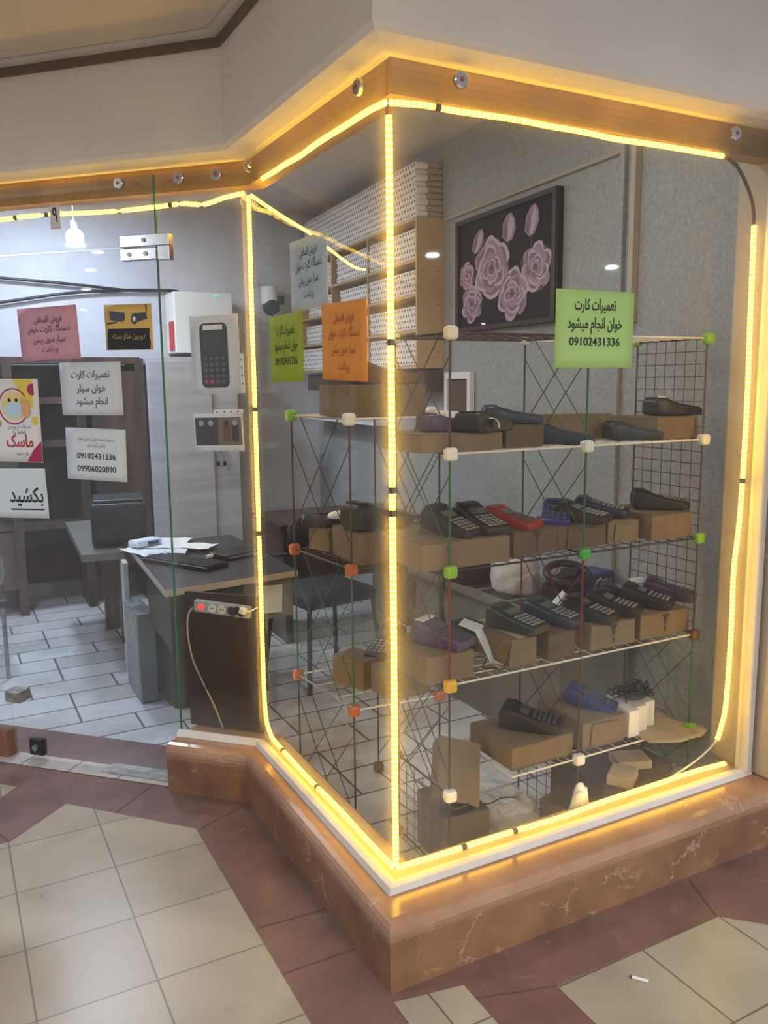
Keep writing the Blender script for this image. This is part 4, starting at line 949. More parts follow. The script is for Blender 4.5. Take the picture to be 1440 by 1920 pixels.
def crumple(name, cx, cy, cz, sx, sy, sz, m, label, cat, seed=1, n=26, flat=False):
    rnd = random.Random(seed); mb = MB()
    bmesh.ops.create_icosphere(mb.bm, subdivisions=4, radius=1)
    ph = [(Vector((rnd.uniform(-1, 1), rnd.uniform(-1, 1), rnd.uniform(-1, 1))).normalized(), rnd.uniform(2, 9), rnd.uniform(0, 6)) for _ in range(n)]
    for v in mb.bm.verts:
        d = sum(abs(math.sin(v.co.dot(a)*f+p)) for a, f, p in ph)/n
        k = 0.55+d*0.75; v.co = Vector((v.co.x*sx*k, v.co.y*sy*k, max(v.co.z*sz*k, -sz*0.35)+sz*0.35))
    return tag(mb.build(name, [m], loc=(cx, cy, cz), smooth=True), label, cat)
crumple('plastic_film', 0.63, 0.36, FZ, 0.12, 0.24, 0.13, 'clear_film', 'crumpled clear plastic film on the floor under the left bay', 'plastic film', 5)
crumple('paper_bag', 0.79, 0.13, FZ, 0.05, 0.035, 0.18, 'paper_white', 'small crumpled white paper bag near the front pane', 'bag', 9)
e = thing('power_adapter', 'black power adapter with cables on the floor near the glass corner', 'adapter', (0.40, 0.262, 0.202), 0.1)
MB().box((0, 0, 0.015), (0.10, 0.05, 0.03), bev=0.005).build('adapter_body', ['black'], e)
MB().tube(fillet([(0.05, 0, 0.015), (0.10, -0.02, 0.0), (0.15, -0.03, 0.01), (0.20, -0.05, 0.006)]), 0.0025, 0, 6).build('adapter_lead', ['black'], e)
MB().tube(fillet([(-0.05, 0, 0.015), (-0.12, -0.03, 0.02), (-0.2, -0.03, 0.06), (-0.26, -0.02, 0.11)]), 0.0025, 0, 6).build('adapter_lead', ['black'], e)

# ---- left unit contents
z = ZM[3]+sh
carton(0.175, 0.47, 0.60, z, 0.105, 0.24, 'long cardboard box on top of the left shelf unit', 'card')
e = terminal((0.34, 0.70, z+0.108), 'dark terminal wrapped in film on the box above the left unit', 'brown_plastic', 1.5, L=0.24, W=0.11, H=0.07, keys=('key_dark', 1))
z = ZM[2]+sh
carton(0.19, 0.31, 0.86, z, 0.085, 0.13, 'small pale box at the back of the left unit, left of the big box', 'card', rz=0.2)
carton(0.205, 0.475, 0.60, z, 0.105, 0.22, 'wide cardboard box under the large black terminal in the left unit', 'card', flap=True)
terminal((0.32, 0.69, z+0.110), 'large black terminal lying sideways in the left unit', 'black_matt', 1.75, L=0.24, W=0.11, H=0.085, keys=('key_dark', 1))
terminal((0.235, 0.93, z+0.09), 'flat black terminal behind the white mice in the left unit', 'black', 1.2, H=0.035, keys=('key_dark', 1))
def mouse(loc, rz, label):
    e = thing('card_reader_dongle', label, 'gadget', loc, rz)
    mb = MB(); bmesh.ops.create_uvsphere(mb.bm, u_segments=18, v_segments=10, radius=1)
    for v in mb.bm.verts: v.co = Vector((v.co.x*0.028, v.co.y*0.045, max(v.co.z, -0.15)*0.024+0.004))
    mb.build('shell', ['white_plastic'], e, smooth=True)
    MB().box((0, -0.028, 0.021), (0.006, 0.014, 0.004), bev=0.001).build('button', ['key_light'], e)
mouse((0.26, 0.875, z+0.122), 1.0, 'small white rounded gadget on the flat black terminal')
mouse((0.36, 0.84, z+0.132), 1.2, 'larger white rounded gadget behind the large black terminal')
z = ZM[1]+sh
carton(0.235, 0.35, 0.72, z, 0.105, 0.16, 'round-cornered small box on the lowest level of the left unit', 'card', rz=0.35)
carton(0.30, 0.47, 0.57, z, 0.10, 0.14, 'open cardboard box at the near corner of the left unit', 'card', rz=0.1)
terminal((0.41, 0.80, z+0.10), 'black terminal with a white tip low in the left unit', 'black_matt', -0.9, L=0.2, tilt=0.12, keys=('key_light', 1))
mb = MB(); mb.box((0.41, 0.80, z+0.045), (0.16, 0.16, 0.09), bev=0.003); tag(mb.build('cardboard_box', ['card_dark']), 'dark box under the low terminal in the left unit', 'box')

# ---------------------------------------------------------------- roll cabinet on the right wall
Y0, Y1 = 2.53, 4.76; DEP = 0.18
def sp(y, z, o=0.0): return side(y, z, o)
RW = Matrix.Rotation(-WA, 3, 'Z')
cabn = thing('roll_cabinet', 'tan wall cabinet of open shelves packed with paper rolls', 'cabinet', sp((Y0+Y1)/2, 1.68), -WA)
shelf_z = [1.690, 1.906, 2.118, 2.322, 2.562]
Lc = (Y1-Y0)/math.cos(WA)
def cb_(mb, y, z, o, sy, sz, so): mb.box((-o, y, z-1.68), (so, sy, sz))
mb = MB(); cb_(mb, -Lc/2+0.009, 2.126, DEP/2+.001, 0.018, 0.886, DEP); mb.build('end_panel', ['mdf'], cabn)
mb = MB(); cb_(mb, Lc/2-0.009, 2.126, DEP/2+.001, 0.018, 0.886, DEP); mb.build('end_panel', ['mdf'], cabn)
for zz in shelf_z:
    mb = MB(); cb_(mb, 0, zz, DEP/2+.001, Lc-0.036, 0.016, DEP-0.002); mb.build('shelf_board', ['mdf'], cabn)
for yy in (-0.35, 0.36):
    mb = MB(); cb_(mb, yy, 2.126, DEP/2+.001, 0.016, 0.86, DEP-0.004); mb.build('divider', ['mdf'], cabn)
mb = MB(); cb_(mb, 0, 2.126, 0.004, Lc-0.036, 0.86, 0.005); mb.build('back_board', ['mdf'], cabn)
for yy, zz in [(sy_, zz) for zz in (1.78, 1.86, 2.06, 2.15, 2.26) for sy_ in (0.04, 0.14)]:
    mb = MB(); mb.cyl((-yy, -Lc/2+0.0, zz-1.68), (-yy, -Lc/2-0.002, zz-1.68), 0.004, 0, 8); mb.build('screw', ['brown_plastic'], cabn)
mb = MB(); mb.box((-DEP/2+0.02, 0, 0.0-0.075), (DEP-0.06, Lc, 0.13)); tag(mb.build('base_board', ['dark_wood'], cabn), 'brown wood band under the shelves')
# paper rolls: axis across the cabinet, stacked like bricks
RD = 0.0195; PY = RD*2.02; PZ = RD*1.76
spots = []
def stack(ya, yb, zb, zt, full=1.0, seed=0):
    rnd = random.Random(seed); r = 0; zz = zb+RD
    while zz+RD <= zt:
        y = ya+RD+(r % 2)*RD
        while y+RD <= yb:
            spots.append((y, zz)); y += PY
        r += 1; zz += PZ
dv = [(-Lc/2+0.02, -0.36), (-0.34, 0.35), (0.37, Lc/2-0.02)]
for si in range(4):
    for di, (ya, yb) in enumerate(dv):
        rnd = random.Random(si*5+di); full = (1.0 if di == 0 else 0.9)
        lo, hi = ya, yb-(yb-ya)*rnd.choice((0, 0.0, 0.12, 0.22))*(0 if di == 0 else 1)
        stack(lo, hi, shelf_z[si]+0.0085, shelf_z[si+1]-0.03, seed=si)
stack(-Lc/2+0.01, Lc/2-0.1, shelf_z[4]+0.0085, 2.885, seed=9)
CB = Matrix.Translation(sp((Y0+Y1)/2, 1.68)) @ Matrix.Rotation(-WA, 4, 'Z')
def roll_geo(mb, M, n=12):
    L2 = 0.082; ro, ri = RD*0.97, RD*0.42; f = []
    A = [[mb.bm.verts.new(M @ Vector((x, math.cos(2*PI*k/n)*r, math.sin(2*PI*k/n)*r))) for k in range(n)] for x, r in ((0, ro), (-L2, ro), (-L2, ri), (-L2+0.02, ri))]
    for a in range(3):
        for k in range(n):
            q = mb.bm.faces.new((A[a][k], A[a][(k+1) % n], A[a+1][(k+1) % n], A[a+1][k])); q.material_index = 1 if a == 2 else 0; q.smooth = a != 1
    q = mb.bm.faces.new(A[3]); q.material_index = 1
mb = MB(); roll_geo(mb, Matrix.Identity(4)); proto = mb.build('paper_roll', ['roll_paper', 'roll_core'])
spots.sort(key=lambda s: (CB @ Vector((-DEP, s[0], s[1]-1.68)) - CAM).length)
for i, (y, zz) in enumerate(spots[:300]):
    o = proto if i == 0 else proto.copy()
    if i: COL.objects.link(o)
    o.matrix_world = CB @ Matrix.Translation((-DEP+0.084, y, zz-1.68)) @ Matrix.Rotation(random.uniform(0, 1), 4, 'X')
    tag(o, 'white paper roll, one of the near rolls stacked end-on in the tan wall cabinet', 'paper roll', 'paper rolls in the tan wall cabinet')
mb = MB()
for y, zz in spots[300:]: roll_geo(mb, Matrix.Translation((-DEP+0.084, y, zz-1.68)), 8)
o = mb.build('paper_rolls', ['roll_paper', 'roll_core']); o.matrix_world = CB
tag(o, 'mass of white paper rolls filling the far part of the tan wall cabinet', 'paper rolls', kind='stuff')
for r in range(9):        # wrapped rolls behind, seen end-on; tan tone paints warm light onto white paper
    for k in range(1):
        mb = MB(); mb.cyl((-0.004, 0, 0), (-0.088, 0, 0), 0.0175, 0, 14)
        o = mb.build('tan_lit_wrapped_roll', ['card_light']); o.matrix_world = CB @ Matrix.Translation((-0.002, -Lc/2+0.024, shelf_z[4]+0.026+r*0.0355-1.68))
        tag(o, 'wrapped roll with painted tan light at the near end of the cabinet top, %s of nine' % ('lowest second third fourth middle sixth seventh eighth highest'.split()[r]), 'wrapped roll', 'tan-lit wrapped rolls on top of the cabinet')

# ---------------------------------------------------------------- rose picture and small frame on the right wall
pic = thing('rose_picture', 'large dark framed picture of pink-purple roses on the right wall', 'picture', sp(1.81, 2.19, 0.02), -WA)
PW, PH = 0.985, 0.62
# local: -x is into the room, y along the wall, z up
mb = MB(); mb.box((0.004, 0, 0), (0.028, PW, PH), bev=0.002); mb.build('canvas', ['pic_dark' if 'pic_dark' in MATS else mat('pic_dark', (0.012, 0.007, 0.009), 0.7, spec=0.2).name], pic)
fr = MB()
for s_ in (-1, 1):
    fr.box((-0.004, s_*(PW/2-0.015), 0), (0.045, 0.03, PH)); fr.box((-0.004, 0, s_*(PH/2-0.012)), (0.045, PW-0.06, 0.024))
fr.build('picture_frame', ['dark_brown'], pic)
mat('rose_a', (0.27, 0.15, 0.235), 0.5); mat('rose_b', (0.155, 0.07, 0.125), 0.5); mat('rose_c', (0.44, 0.32, 0.40), 0.5); mat('rose_d', (0.05, 0.02, 0.04), 0.5); mat('rose_e', (0.09, 0.04, 0.075), 0.5); mat('rose_leaf', (0.02, 0.026, 0.022), 0.5)
# flat print: the picture coords u 0..1 (left = far end), v 0..1
def pv(u, v, lift): return (-0.0105-lift, PW/2-0.03-u*(PW-0.06), -PH/2+0.024+v*(PH-0.048))
def blob(mb, u, v, ru, rv, lift, mi, a0=0, a1=2*PI, wob=0.12, n=22, seed=0, rot=0.0):
    rnd = random.Random(seed); p1, p2 = rnd.uniform(0, 6), rnd.uniform(0, 6)
    pts = []
    for k in range(n):
        t = a0+(a1-a0)*k/n; r = 1+wob*math.sin(3*t+p1)+wob*0.6*math.sin(5*t+p2)
        du, dv_ = ru*r*math.cos(t), rv*r*math.sin(t); pts.append(pv(u+du*math.cos(rot)-dv_*math.sin(rot)*0.65, v+du*math.sin(rot)*1.5+dv_*math.cos(rot), lift))
    mb.poly(pts, mi)
def rose(mb, u, v, r, seed):
    rnd = random.Random(seed); R2 = r*1.5; L_ = 0.0002
    blob(mb, u, v, r*0.98, R2*0.98, L_, 3, seed=seed)
    for ring, (rad, size, n) in enumerate(((0.62, 0.48, 6), (0.42, 0.42, 5), (0.25, 0.32, 4), (0.10, 0.22, 3))):
        for k in range(n):
            t = k*2*PI/n + ring*0.9 + seed; L_ += 0.00004
            cu, cv_ = u+math.cos(t)*r*rad, v+math.sin(t)*R2*rad
            blob(mb, cu, cv_, r*size, R2*size*0.9, L_, 2 if (k+seed) % 3 else 0, seed=k+seed*3, wob=0.08, rot=rnd.uniform(-.4, .4)); L_ += 0.00003
            blob(mb, cu-math.cos(t)*r*size*0.16, cv_-math.sin(t)*R2*size*0.16, r*size*0.86, R2*size*0.78, L_, 0 if k % 2 else 1, seed=k+seed*3, wob=0.08); L_ += 0.00003
            blob(mb, cu-math.cos(t)*r*size*0.38, cv_-math.sin(t)*R2*size*0.38, r*size*0.60, R2*size*0.52, L_, 1 if k % 2 else 5, seed=k+seed*3, wob=0.08)
    blob(mb, u, v, r*0.10, R2*0.09, L_+0.0001, 3, seed=seed+4)
def bud(mb, u, v, w_, h_, seed, lean=0.0):
    mb.poly([pv(u-0.004, v-h_*0.4, 0.0001), pv(u+0.004, v-h_*0.4, 0.0001), pv(u+0.006-lean*0.4, v-0.5, 0.0001), pv(u-0.002-lean*0.4, v-0.5, 0.0001)], 4)
    mb.poly([pv(u+dx*w_+lean*dy, v+dy*h_, 0.0003) for dx, dy in ((-.45, -.30), (-.1, -.55), (.25, -.5), (.5, -.1), (.42, .28), (.15, .55), (-.12, .50), (-.40, .22))], 0)
    mb.poly([pv(u+dx*w_+lean*dy, v+dy*h_, 0.0005) for dx, dy in ((-.05, -.5), (.20, -.35), (.36, .1), (.14, .52), (-.04, .1))], 2)
    mb.poly([pv(u+dx*w_+lean*dy, v+dy*h_, 0.0007) for dx, dy in ((-.42, -.2), (-.15, -.5), (-.02, -.1), (-.2, .35))], 1)
mb = MB()
bud(mb, 0.22, 0.80, 0.13, 0.20, 1, 0.05); bud(mb, 0.56, 0.84, 0.15, 0.23, 2, 0.0); bud(mb, 0.79, 0.84, 0.14, 0.24, 3, 0.02)
rose(mb, 0.09, 0.50, 0.085, 12); rose(mb, 0.84, 0.44, 0.135, 15); rose(mb, 0.38, 0.52, 0.185, 11); rose(mb, 0.15, 0.22, 0.115, 13); rose(mb, 0.61, 0.25, 0.150, 14)
tag(mb.build('painted_roses', ['rose_a', 'rose_b', 'rose_c', 'rose_d', 'rose_leaf', 'rose_e'], pic), 'pink and purple roses')
pic2 = thing('small_picture', 'small white-framed picture standing against the right wall left of the shelf', 'picture', sp(2.30, 1.52, 0.02), -WA)
mb = MB()
for s_ in (-1, 1): mb.box((0, s_*0.14, 0), (0.03, 0.035, 0.27)); mb.box((0, 0, s_*0.115), (0.03, 0.245, 0.04))
mb.build('picture_frame', ['white_plastic'], pic2)
MB().box((0.003, 0, 0), (0.012, 0.245, 0.19)).build('picture_glass', ['card_dark'], pic2)
# white control box near the back (under the cabinet)
# ---------------------------------------------------------------- long grey counter inside, behind the shelf
C0, C1 = Vector((1.245, 1.20, 0)), Vector((0.80, 1.62, 0))
cnt = thing('grey_counter', 'long low grey-beige counter behind the wire shelf unit', 'counter', (0, 0, 0))
mb = MB(); mb.prism([(1.20, 0.73), (1.56, 0.73), (1.66, 1.93), (1.20, 1.93)], 0.0, 0.578); mb.build('counter_body', ['desk_grey'], cnt)
mb = MB(); mb.prism([(1.165, 0.70), (1.59, 0.70), (1.69, 1.96), (1.165, 1.96)], 0.578, 0.602); mb.build('worktop', ['desk_grey'], cnt)
for k in range(4):
    mb = MB(); mb.box((1.30, 1.00+k*0.24, 0.604), (0.16, 0.19, 0.004)); mb.build('cover_plate', ['dark_brown'], cnt)
CT = 0.607
carton(1.20, 1.36, 1.46, CT, 0.17, 0.17, 'dark brown bin standing on the far end of the grey counter', 'dark_brown', name='waste_bin', cat='bin', open_=True)
crumple('plastic_bag', 1.36, 1.26, CT, 0.105, 0.13, 0.17, 'cloth_white', 'white plastic bag slumped on the grey counter', 'bag', 21)
bx = thing('printer_box', 'blue box with yellow markings behind the middle post', 'box', (1.515, 0.90, CT), 0.10)
MB().box((0, 0, 0.075), (0.15, 0.14, 0.15), bev=0.010).build('box_body', ['blue'], bx)
mb = MB(); mb.tube([(-0.055, -0.0715, 0.02), (-0.065, -0.0715, 0.08), (-0.04, -0.0715, 0.12), (-0.02, -0.0715, 0.13)], 0.006, 0, 6); mb.tube([(-0.035, -0.0715, 0.02), (-0.035, -0.0715, 0.07)], 0.006, 0, 6)
mb.box((0.005, -0.071, 0.118), (0.04, 0.002, 0.006)); mb.box((0.005, -0.071, 0.100), (0.04, 0.002, 0.006)); mb.box((0.045, -0.071, 0.108), (0.008, 0.002, 0.03))
mb.build('printed_mark', ['key_yellow'], bx)
wh = thing('steering_wheel', 'black game steering wheel lying on the counter behind the shelf', 'game controller', (1.33, 0.90, CT), rot=(0.30, -0.1, 0.3))
mb = MB(); mb.tube([(0.105*math.cos(t*PI/12), 0.085*math.sin(t*PI/12), 0.175) for t in range(25)], 0.017, 0, 10); mb.build('wheel_rim', ['black'], wh)
mb = MB(); mb.box((0, 0, 0.170), (0.19, 0.045, 0.028), bev=0.01); mb.cyl((0, 0, 0.12), (0, 0, 0.185), 0.035, 0, 18); mb.build('wheel_spokes', ['black'], wh)
MB().box((0, 0.01, 0.065), (0.17, 0.12, 0.12), bev=0.02).build('wheel_base', ['black_matt'], wh)
tag(MB().tube(fillet([(1.25, 1.62, 0.625), (1.19, 1.60, 0.63), (1.150, 1.58, 0.58), (1.148, 1.575, 0.35), (1.15, 1.57, 0.02)]), 0.012, 0, 8).build('thick_cable', ['dark_brown']), 'thick dark cable hanging over the edge of the grey counter', 'cable')
tag(MB().tube(fillet([(0.62, 0.72, 1.0), (0.60, 0.70, 0.85), (0.61, 0.70, 0.72), (0.64, 0.72, 0.66), (0.68, 0.70, 0.60)]), 0.003, 0, 6).build('hanging_cable', ['brown_plastic']), 'thin cable hanging between the two wire shelf units', 'cable')
# ---------------------------------------------------------------- office chair behind the left pane
ch = thing('office_chair', 'black chair with curved backrest behind the left wire shelf unit', 'chair', (0.76, 2.22, 0), 0.15)
mb = MB(); secs = []
for k in range(13):
    a = -0.95+1.9*k/12; x = 0.30*math.sin(a); y = 0.20-0.22*math.cos(a)+0.0
    h0, h1 = 0.70+0.05*abs(a), 0.90-0.06*a*a
    secs.append([(x, -y, h0), (x*1.02, -y-0.02, h0), (x*1.02, -y-0.025, h1), (x, -y, h1)])
mb.loft(secs, smooth=True); bk = mb.build('backrest', ['black_matt'], ch)
MB().box((0, -0.02, 0.47), (0.46, 0.44, 0.07), bev=0.025).build('seat', ['black_matt'], ch)
for sx, sy in ((-1, -1), (1, -1), (-1, 1), (1, 1)):
    MB().cyl((sx*0.20, -0.02+sy*0.19, 0.45), (sx*0.24, -0.02+sy*0.24, 0.0), 0.013, 0, 10).build('leg', ['dark_brown'], ch)
for sx in (-1, 1):
    MB().tube(fillet([(sx*0.21, 0.16, 0.45), (sx*0.25, 0.14, 0.66), (sx*0.26, 0.0, 0.70), (sx*0.25, -0.10, 0.72)]), 0.012, 0, 8).build('armrest', ['black'], ch)
# brown workbench drawers seen through the left pane
dk = thing('dark_desk', 'dark brown desk standing deep behind the left wire shelf unit', 'desk', (1.18, 3.05, 0), -0.05)
MB().box((0.05, 0, 0.735), (0.95, 0.62, 0.03)).build('desktop', ['dark_wood'], dk)
MB().box((0.05, -0.27, 0.55), (0.85, 0.02, 0.32)).build('modesty_panel', ['dark_wood'], dk)
for sx in (-0.37, 0.47): MB().box((sx, 0, 0.36), (0.05, 0.55, 0.72)).build('leg', ['dark_wood'], dk)
# ---------------------------------------------------------------- black desk with its clutter
dsk = thing('office_desk', 'black-topped office desk with pale edge behind the narrow pane', 'desk', (0, 0, 0))
mb = MB(); mb.prism([(-0.232, 1.575), (0.40, 1.65), (0.42, 2.72), (-0.166, 2.69)], 0.712, 0.738); mb.build('desktop', ['desk_black'], dsk)
mb = MB()
for a, b in (((-0.232, 1.575), (0.40, 1.65)), ((-0.166, 2.69), (-0.232, 1.575))):
    d = (Vector(b)-Vector(a)).normalized(); n = Vector((d.y, -d.x))*0.002
    mb.prism([(a[0], a[1]), (b[0], b[1]), (b[0]+n.x, b[1]+n.y), (a[0]+n.x, a[1]+n.y)], 0.711, 0.7385)
tag(mb.build('edge_band', ['desk_edge'], dsk), 'pale edge band')
mb = MB(); mb.prism([(-0.205, 1.62), (-0.190, 1.62), (-0.170, 2.14), (-0.185, 2.14)], 0.45, 0.712); mb.build('side_panel', ['dark_brown'], dsk)
mb = MB(); mb.prism([(-0.08, 2.08), (0.40, 2.10), (0.40, 2.12), (-0.08, 2.10)], 0.0, 0.712); mb.build('leg_panel', ['dark_brown'], dsk)
mb = MB(); mb.prism([(-0.095, 2.10), (-0.08, 2.10), (-0.07, 2.64), (-0.085, 2.64)], 0.0, 0.712); mb.build('leg_panel', ['dark_brown'], dsk)
mb = MB(); mb.prism([(0.14, 1.66), (0.385, 1.68), (0.385, 2.0), (0.14, 2.0)], 0.52, 0.712); mb.build('drawer_unit', ['desk_grey'], dsk)
tag(MB().box((0.262, 1.664, 0.615), (0.13, 0.003, 0.13), rot=Matrix.Rotation(0.08, 3, 'Z') @ Matrix.Rotation(0.06, 3, 'Y')).build('taped_paper', ['paper_cold']), 'white paper taped under the right end of the black desk', 'paper')
# dark board right behind the narrow pane, with the power strip
bd = thing('backing_board', 'dark brown board standing behind the narrow pane under the desk edge', 'board', (0, 0, 0))
door_box(MB(), 0.03, 0.362, 0.205, 0.770, 0.085, 0.100).build('board_panel', ['film_brown'], bd)
st = thing('power_strip', 'grey power strip with a red lit switch on the dark board', 'power strip', door(0.185, 0.715, 0.070))
st.rotation_euler = (0, 0.06, math.radians(-45))
MB().box((0, 0, 0), (0.245, 0.028, 0.048), bev=0.005).build('strip_body', ['shop_wall'], st)
MB().box((-0.088, -0.016, 0), (0.026, 0.006, 0.022), bev=0.002).build('switch', ['red_switch'], st)
for k in range(4):
    o = MB().cyl((-0.038+k*0.042, -0.0135, 0), (-0.038+k*0.042, -0.016, 0), 0.018, 0, 20).build('socket', ['grey_dark' if k > 1 else 'trim_white'], st)
    mb = MB(); mb.cyl((-0.038+k*0.042-0.006, -0.016, 0), (-0.038+k*0.042-0.006, -0.017, 0), 0.003, 0, 8); mb.cyl((-0.038+k*0.042+0.006, -0.016, 0), (-0.038+k*0.042+0.006, -0.017, 0), 0.003, 0, 8); mb.build('contact_hole', ['ink'], o)
pl = thing('power_plug', 'white plug at the right end of the power strip', 'plug', door(0.080, 0.722, 0.040)); pl.rotation_euler = (0, 0.3, math.radians(-45))
MB().box((0, 0, 0), (0.028, 0.024, 0.026), bev=0.005).build('plug_body', ['white_plastic'], pl)
MB().tube(fillet([(0.012, 0, 0.0), (0.03, 0.0, 0.01), (0.05, 0.01, 0.03)]), 0.003, 0, 8).build('plug_lead', ['white_plastic'], pl)
pl = thing('power_plug', 'black plug in the power strip beside the white plug', 'plug', door(0.115, 0.718, 0.045)); pl.rotation_euler = (0, 0, math.radians(-45))
MB().cyl((0, 0.010, 0), (0, -0.018, 0), 0.015, 0, 16).build('plug_body', ['black'], pl)
MB().tube(fillet([(0, -0.016, 0), (0.002, -0.02, -0.02), (0.0, -0.014, -0.05)]), 0.003, 0, 8).build('plug_lead', ['black'], pl)
tag(MB().tube(fillet([door(0.310, 0.715, 0.055), door(0.330, 0.68, 0.05), door(0.338, 0.60, 0.055), door(0.325, 0.50, 0.06), door(0.290, 0.40, 0.07), door(0.24, 0.30, 0.07), door(0.20, 0.215, 0.06)]), 0.0035, 0, 8).build('strip_lead', ['card_light']), 'beige lead curving down from the power strip', 'lead')
# keyboard
DZ = 0.740
kb = thing('keyboard', 'black computer keyboard on the black desk', 'keyboard', (-0.02, 2.06, DZ), rot=(0, 0, math.radians(-62)))
MB().box((0, 0, 0.009), (0.44, 0.15, 0.018), bev=0.004).build('keyboard_body', ['black'], kb)
mb = MB()
for r in range(6):
    for c_ in range(19): mb.box((-0.205+c_*0.0228, -0.056+r*0.0225, 0.020), (0.018, 0.017, 0.006))
mb.build('keys', ['grey_dark'], kb)
for k, (x, y, rz, w_, h_) in enumerate(((-0.10, 2.46, 0.3, .21, .29), (0.02, 2.58, -0.5, .21, .29), (0.12, 2.40, 0.8, .15, .21), (-0.05, 2.30, 1.2, .12, .2))):
    mb = MB(); N = 5; g = {(i, j): mb.bm.verts.new(((i/N-.5)*w_, (j/N-.5)*h_, 0.004+k*0.005+0.006*abs(math.sin(i*1.3+j+k)))) for i in range(N+1) for j in range(N+1)}
    for i in range(N):
        for j in range(N): mb.bm.faces.new((g[i, j], g[i+1, j], g[i+1, j+1], g[i, j+1]))
    o = mb.build('loose_paper', ['paper_white' if k != 3 else 'paper_cold'], loc=(x, y, DZ), rz=rz)
    tag(o, ('white sheet nearest the printer on the black desk', 'white sheet farthest back on the black desk', 'half sheet lying right on the black desk', 'small bluish sheet at the left edge of the black desk')[k], 'paper')
mb = thing('tissue_pack', 'blue and white tissue packet beside the printer', 'packet', (-0.10, 2.56, DZ+0.012), 0.4)
MB().box((0, 0, 0.02), (0.16, 0.09, 0.035), bev=0.012).build('packet_body', ['paper_cold'], mb); MB().box((0.02, -0.046, 0.02), (0.07, 0.002, 0.02)).build('packet_print', ['blue'], mb)
lt = thing('tool_tray', 'flat black device with tools right of the keyboard on the desk', 'device', (0.26, 2.13, DZ), 0.35)
MB().box((0, 0, 0.012), (0.24, 0.16, 0.024), bev=0.004).build('tray_body', ['black_matt'], lt); MB().box((0.0, -0.082, 0.012), (0.22, 0.004, 0.010)).build('trim_line', ['silver'], lt)
e = thing('glue_tube', 'small white tube lying on the black desk near the keyboard', 'tube', (0.13, 2.12, DZ+0.012), 0.4)
MB().cyl((-0.03, 0, 0), (0.03, 0, 0), 0.011, 0, 12).build('tube_body', ['white_plastic'], e); MB().cyl((0.03, 0, 0), (0.045, 0, 0), 0.005, 0, 10).build('nozzle', ['grey_dark'], e)
tag(MB().tube(fillet([(0.16, 2.30, DZ+.004), (0.22, 2.36, DZ+.012), (0.12, 2.42, DZ+.004), (0.10, 2.28, DZ+.010), (0.2, 2.24, DZ+.004), (0.34, 2.0, DZ+.004), (0.30, 1.92, DZ+.004)]), 0.0025, 0, 6).build('desk_cable', ['black']), 'thin black cable looping across the black desk', 'cable')
# low side table with printer
tb = thing('side_table', 'light-topped side table carrying the black printer', 'table', (0, 0, 0))
mb = MB(); mb.prism([(-0.40, 2.74), (-0.18, 2.72), (-0.06, 3.95), (-0.33, 3.95)], 0.66, 0.70); mb.build('tabletop', ['desk_grey'], tb)
for x, y, s in ((-0.10, 3.70, 0.10), (-0.08, 3.36, 0.06)): MB().box((x, y, 0.33), (s, 0.05, 0.66)).build('leg', ['dark_wood'], tb)
tag(MB().prism([(-0.215, 2.60), (-0.19, 2.60), (-0.17, 2.80), (-0.195, 2.80)], 0.0, 0.66).build('leg', ['trim_white'], tb), 'white board leg')
pr = thing('printer', 'black box-shaped office printer on the side table', 'printer', (-0.15, 3.02, 0.703), -0.15)
MB().box((0, 0, 0.13), (0.30, 0.34, 0.235), bev=0.018).build('printer_body', ['black'], pr)
MB().box((0, 0.0, 0.256), (0.27, 0.30, 0.02), bev=0.008).build('lid', ['grey_dark'], pr)
MB().box((0, -0.175, 0.07), (0.22, 0.012, 0.08), bev=0.003).build('paper_tray', ['black_matt'], pr)
# grey computer tower
pc = thing('computer_tower', 'grey computer tower on the floor beside the black desk', 'computer', (-0.185, 2.40, 0.0))
MB().box((0, 0, 0.24), (0.085, 0.34, 0.46), bev=0.004).build('case', ['pc_grey'], pc)
MB().box((-0.043, 0, 0.24), (0.004, 0.32, 0.44)).build('side_cover', ['steel_worn'], pc)
for sy in (-0.14, 0.14): MB().box((0, sy, 0.006), (0.07, 0.03, 0.012)).build('foot', ['black'], pc)
# ---------------------------------------------------------------- dark bookcase and white cupboard at the back
bc = thing('dark_bookcase', 'tall dark brown wooden bookcase along the back wall', 'bookcase', (-0.75, 4.50, 0))
mb = MB()
for x in (-1.35, -0.62, 0.16, 0.62, 1.04): mb = MB(); mb.box((x, 0, 0.90), (0.06, 0.36, 1.78)); mb.build('upright', ['dark_wood'], bc)
mb = MB(); mb.box((-0.15, 0.17, 0.95), (2.4, 0.02, 1.6)); mb.build('back_board', ['dark_brown'], bc)
for zz in (0.62, 1.20, 1.50, 1.775):
    MB().box((-0.15, 0, zz), (2.40, 0.34, 0.045)).build('shelf', ['dark_wood'], bc)
for x0_, x1_ in ((-1.32, -0.65), (-0.59, 0.13)): MB().box(((x0_+x1_)/2, -0.16, 0.40), (x1_-x0_, 0.02, 0.42)).build('door', ['dark_wood'], bc)
for x0_, x1_ in ((-1.32, -0.65), (-0.59, 0.13)): MB().box(((x0_+x1_)/2, -0.165, 1.34), (x1_-x0_, 0.02, 0.60)).build('door', ['dark_wood'], bc)
MB().box((0.85, -0.17, 1.0), (0.32, 0.02, 1.4)).build('door', ['dark_wood'], bc)
cp = thing('white_cupboard', 'tall pale oak cupboard right of the dark bookcase', 'cupboard', (0.66, 4.52, 0))
MB().box((0.02, 0, 0.90), (0.68, 0.40, 1.80), bev=0.004).build('carcass', ['white_oak'], cp)
MB().box((-0.08, -0.21, 0.90), (0.46, 0.018, 1.74), bev=0.002).build('door', ['white_oak'], cp)
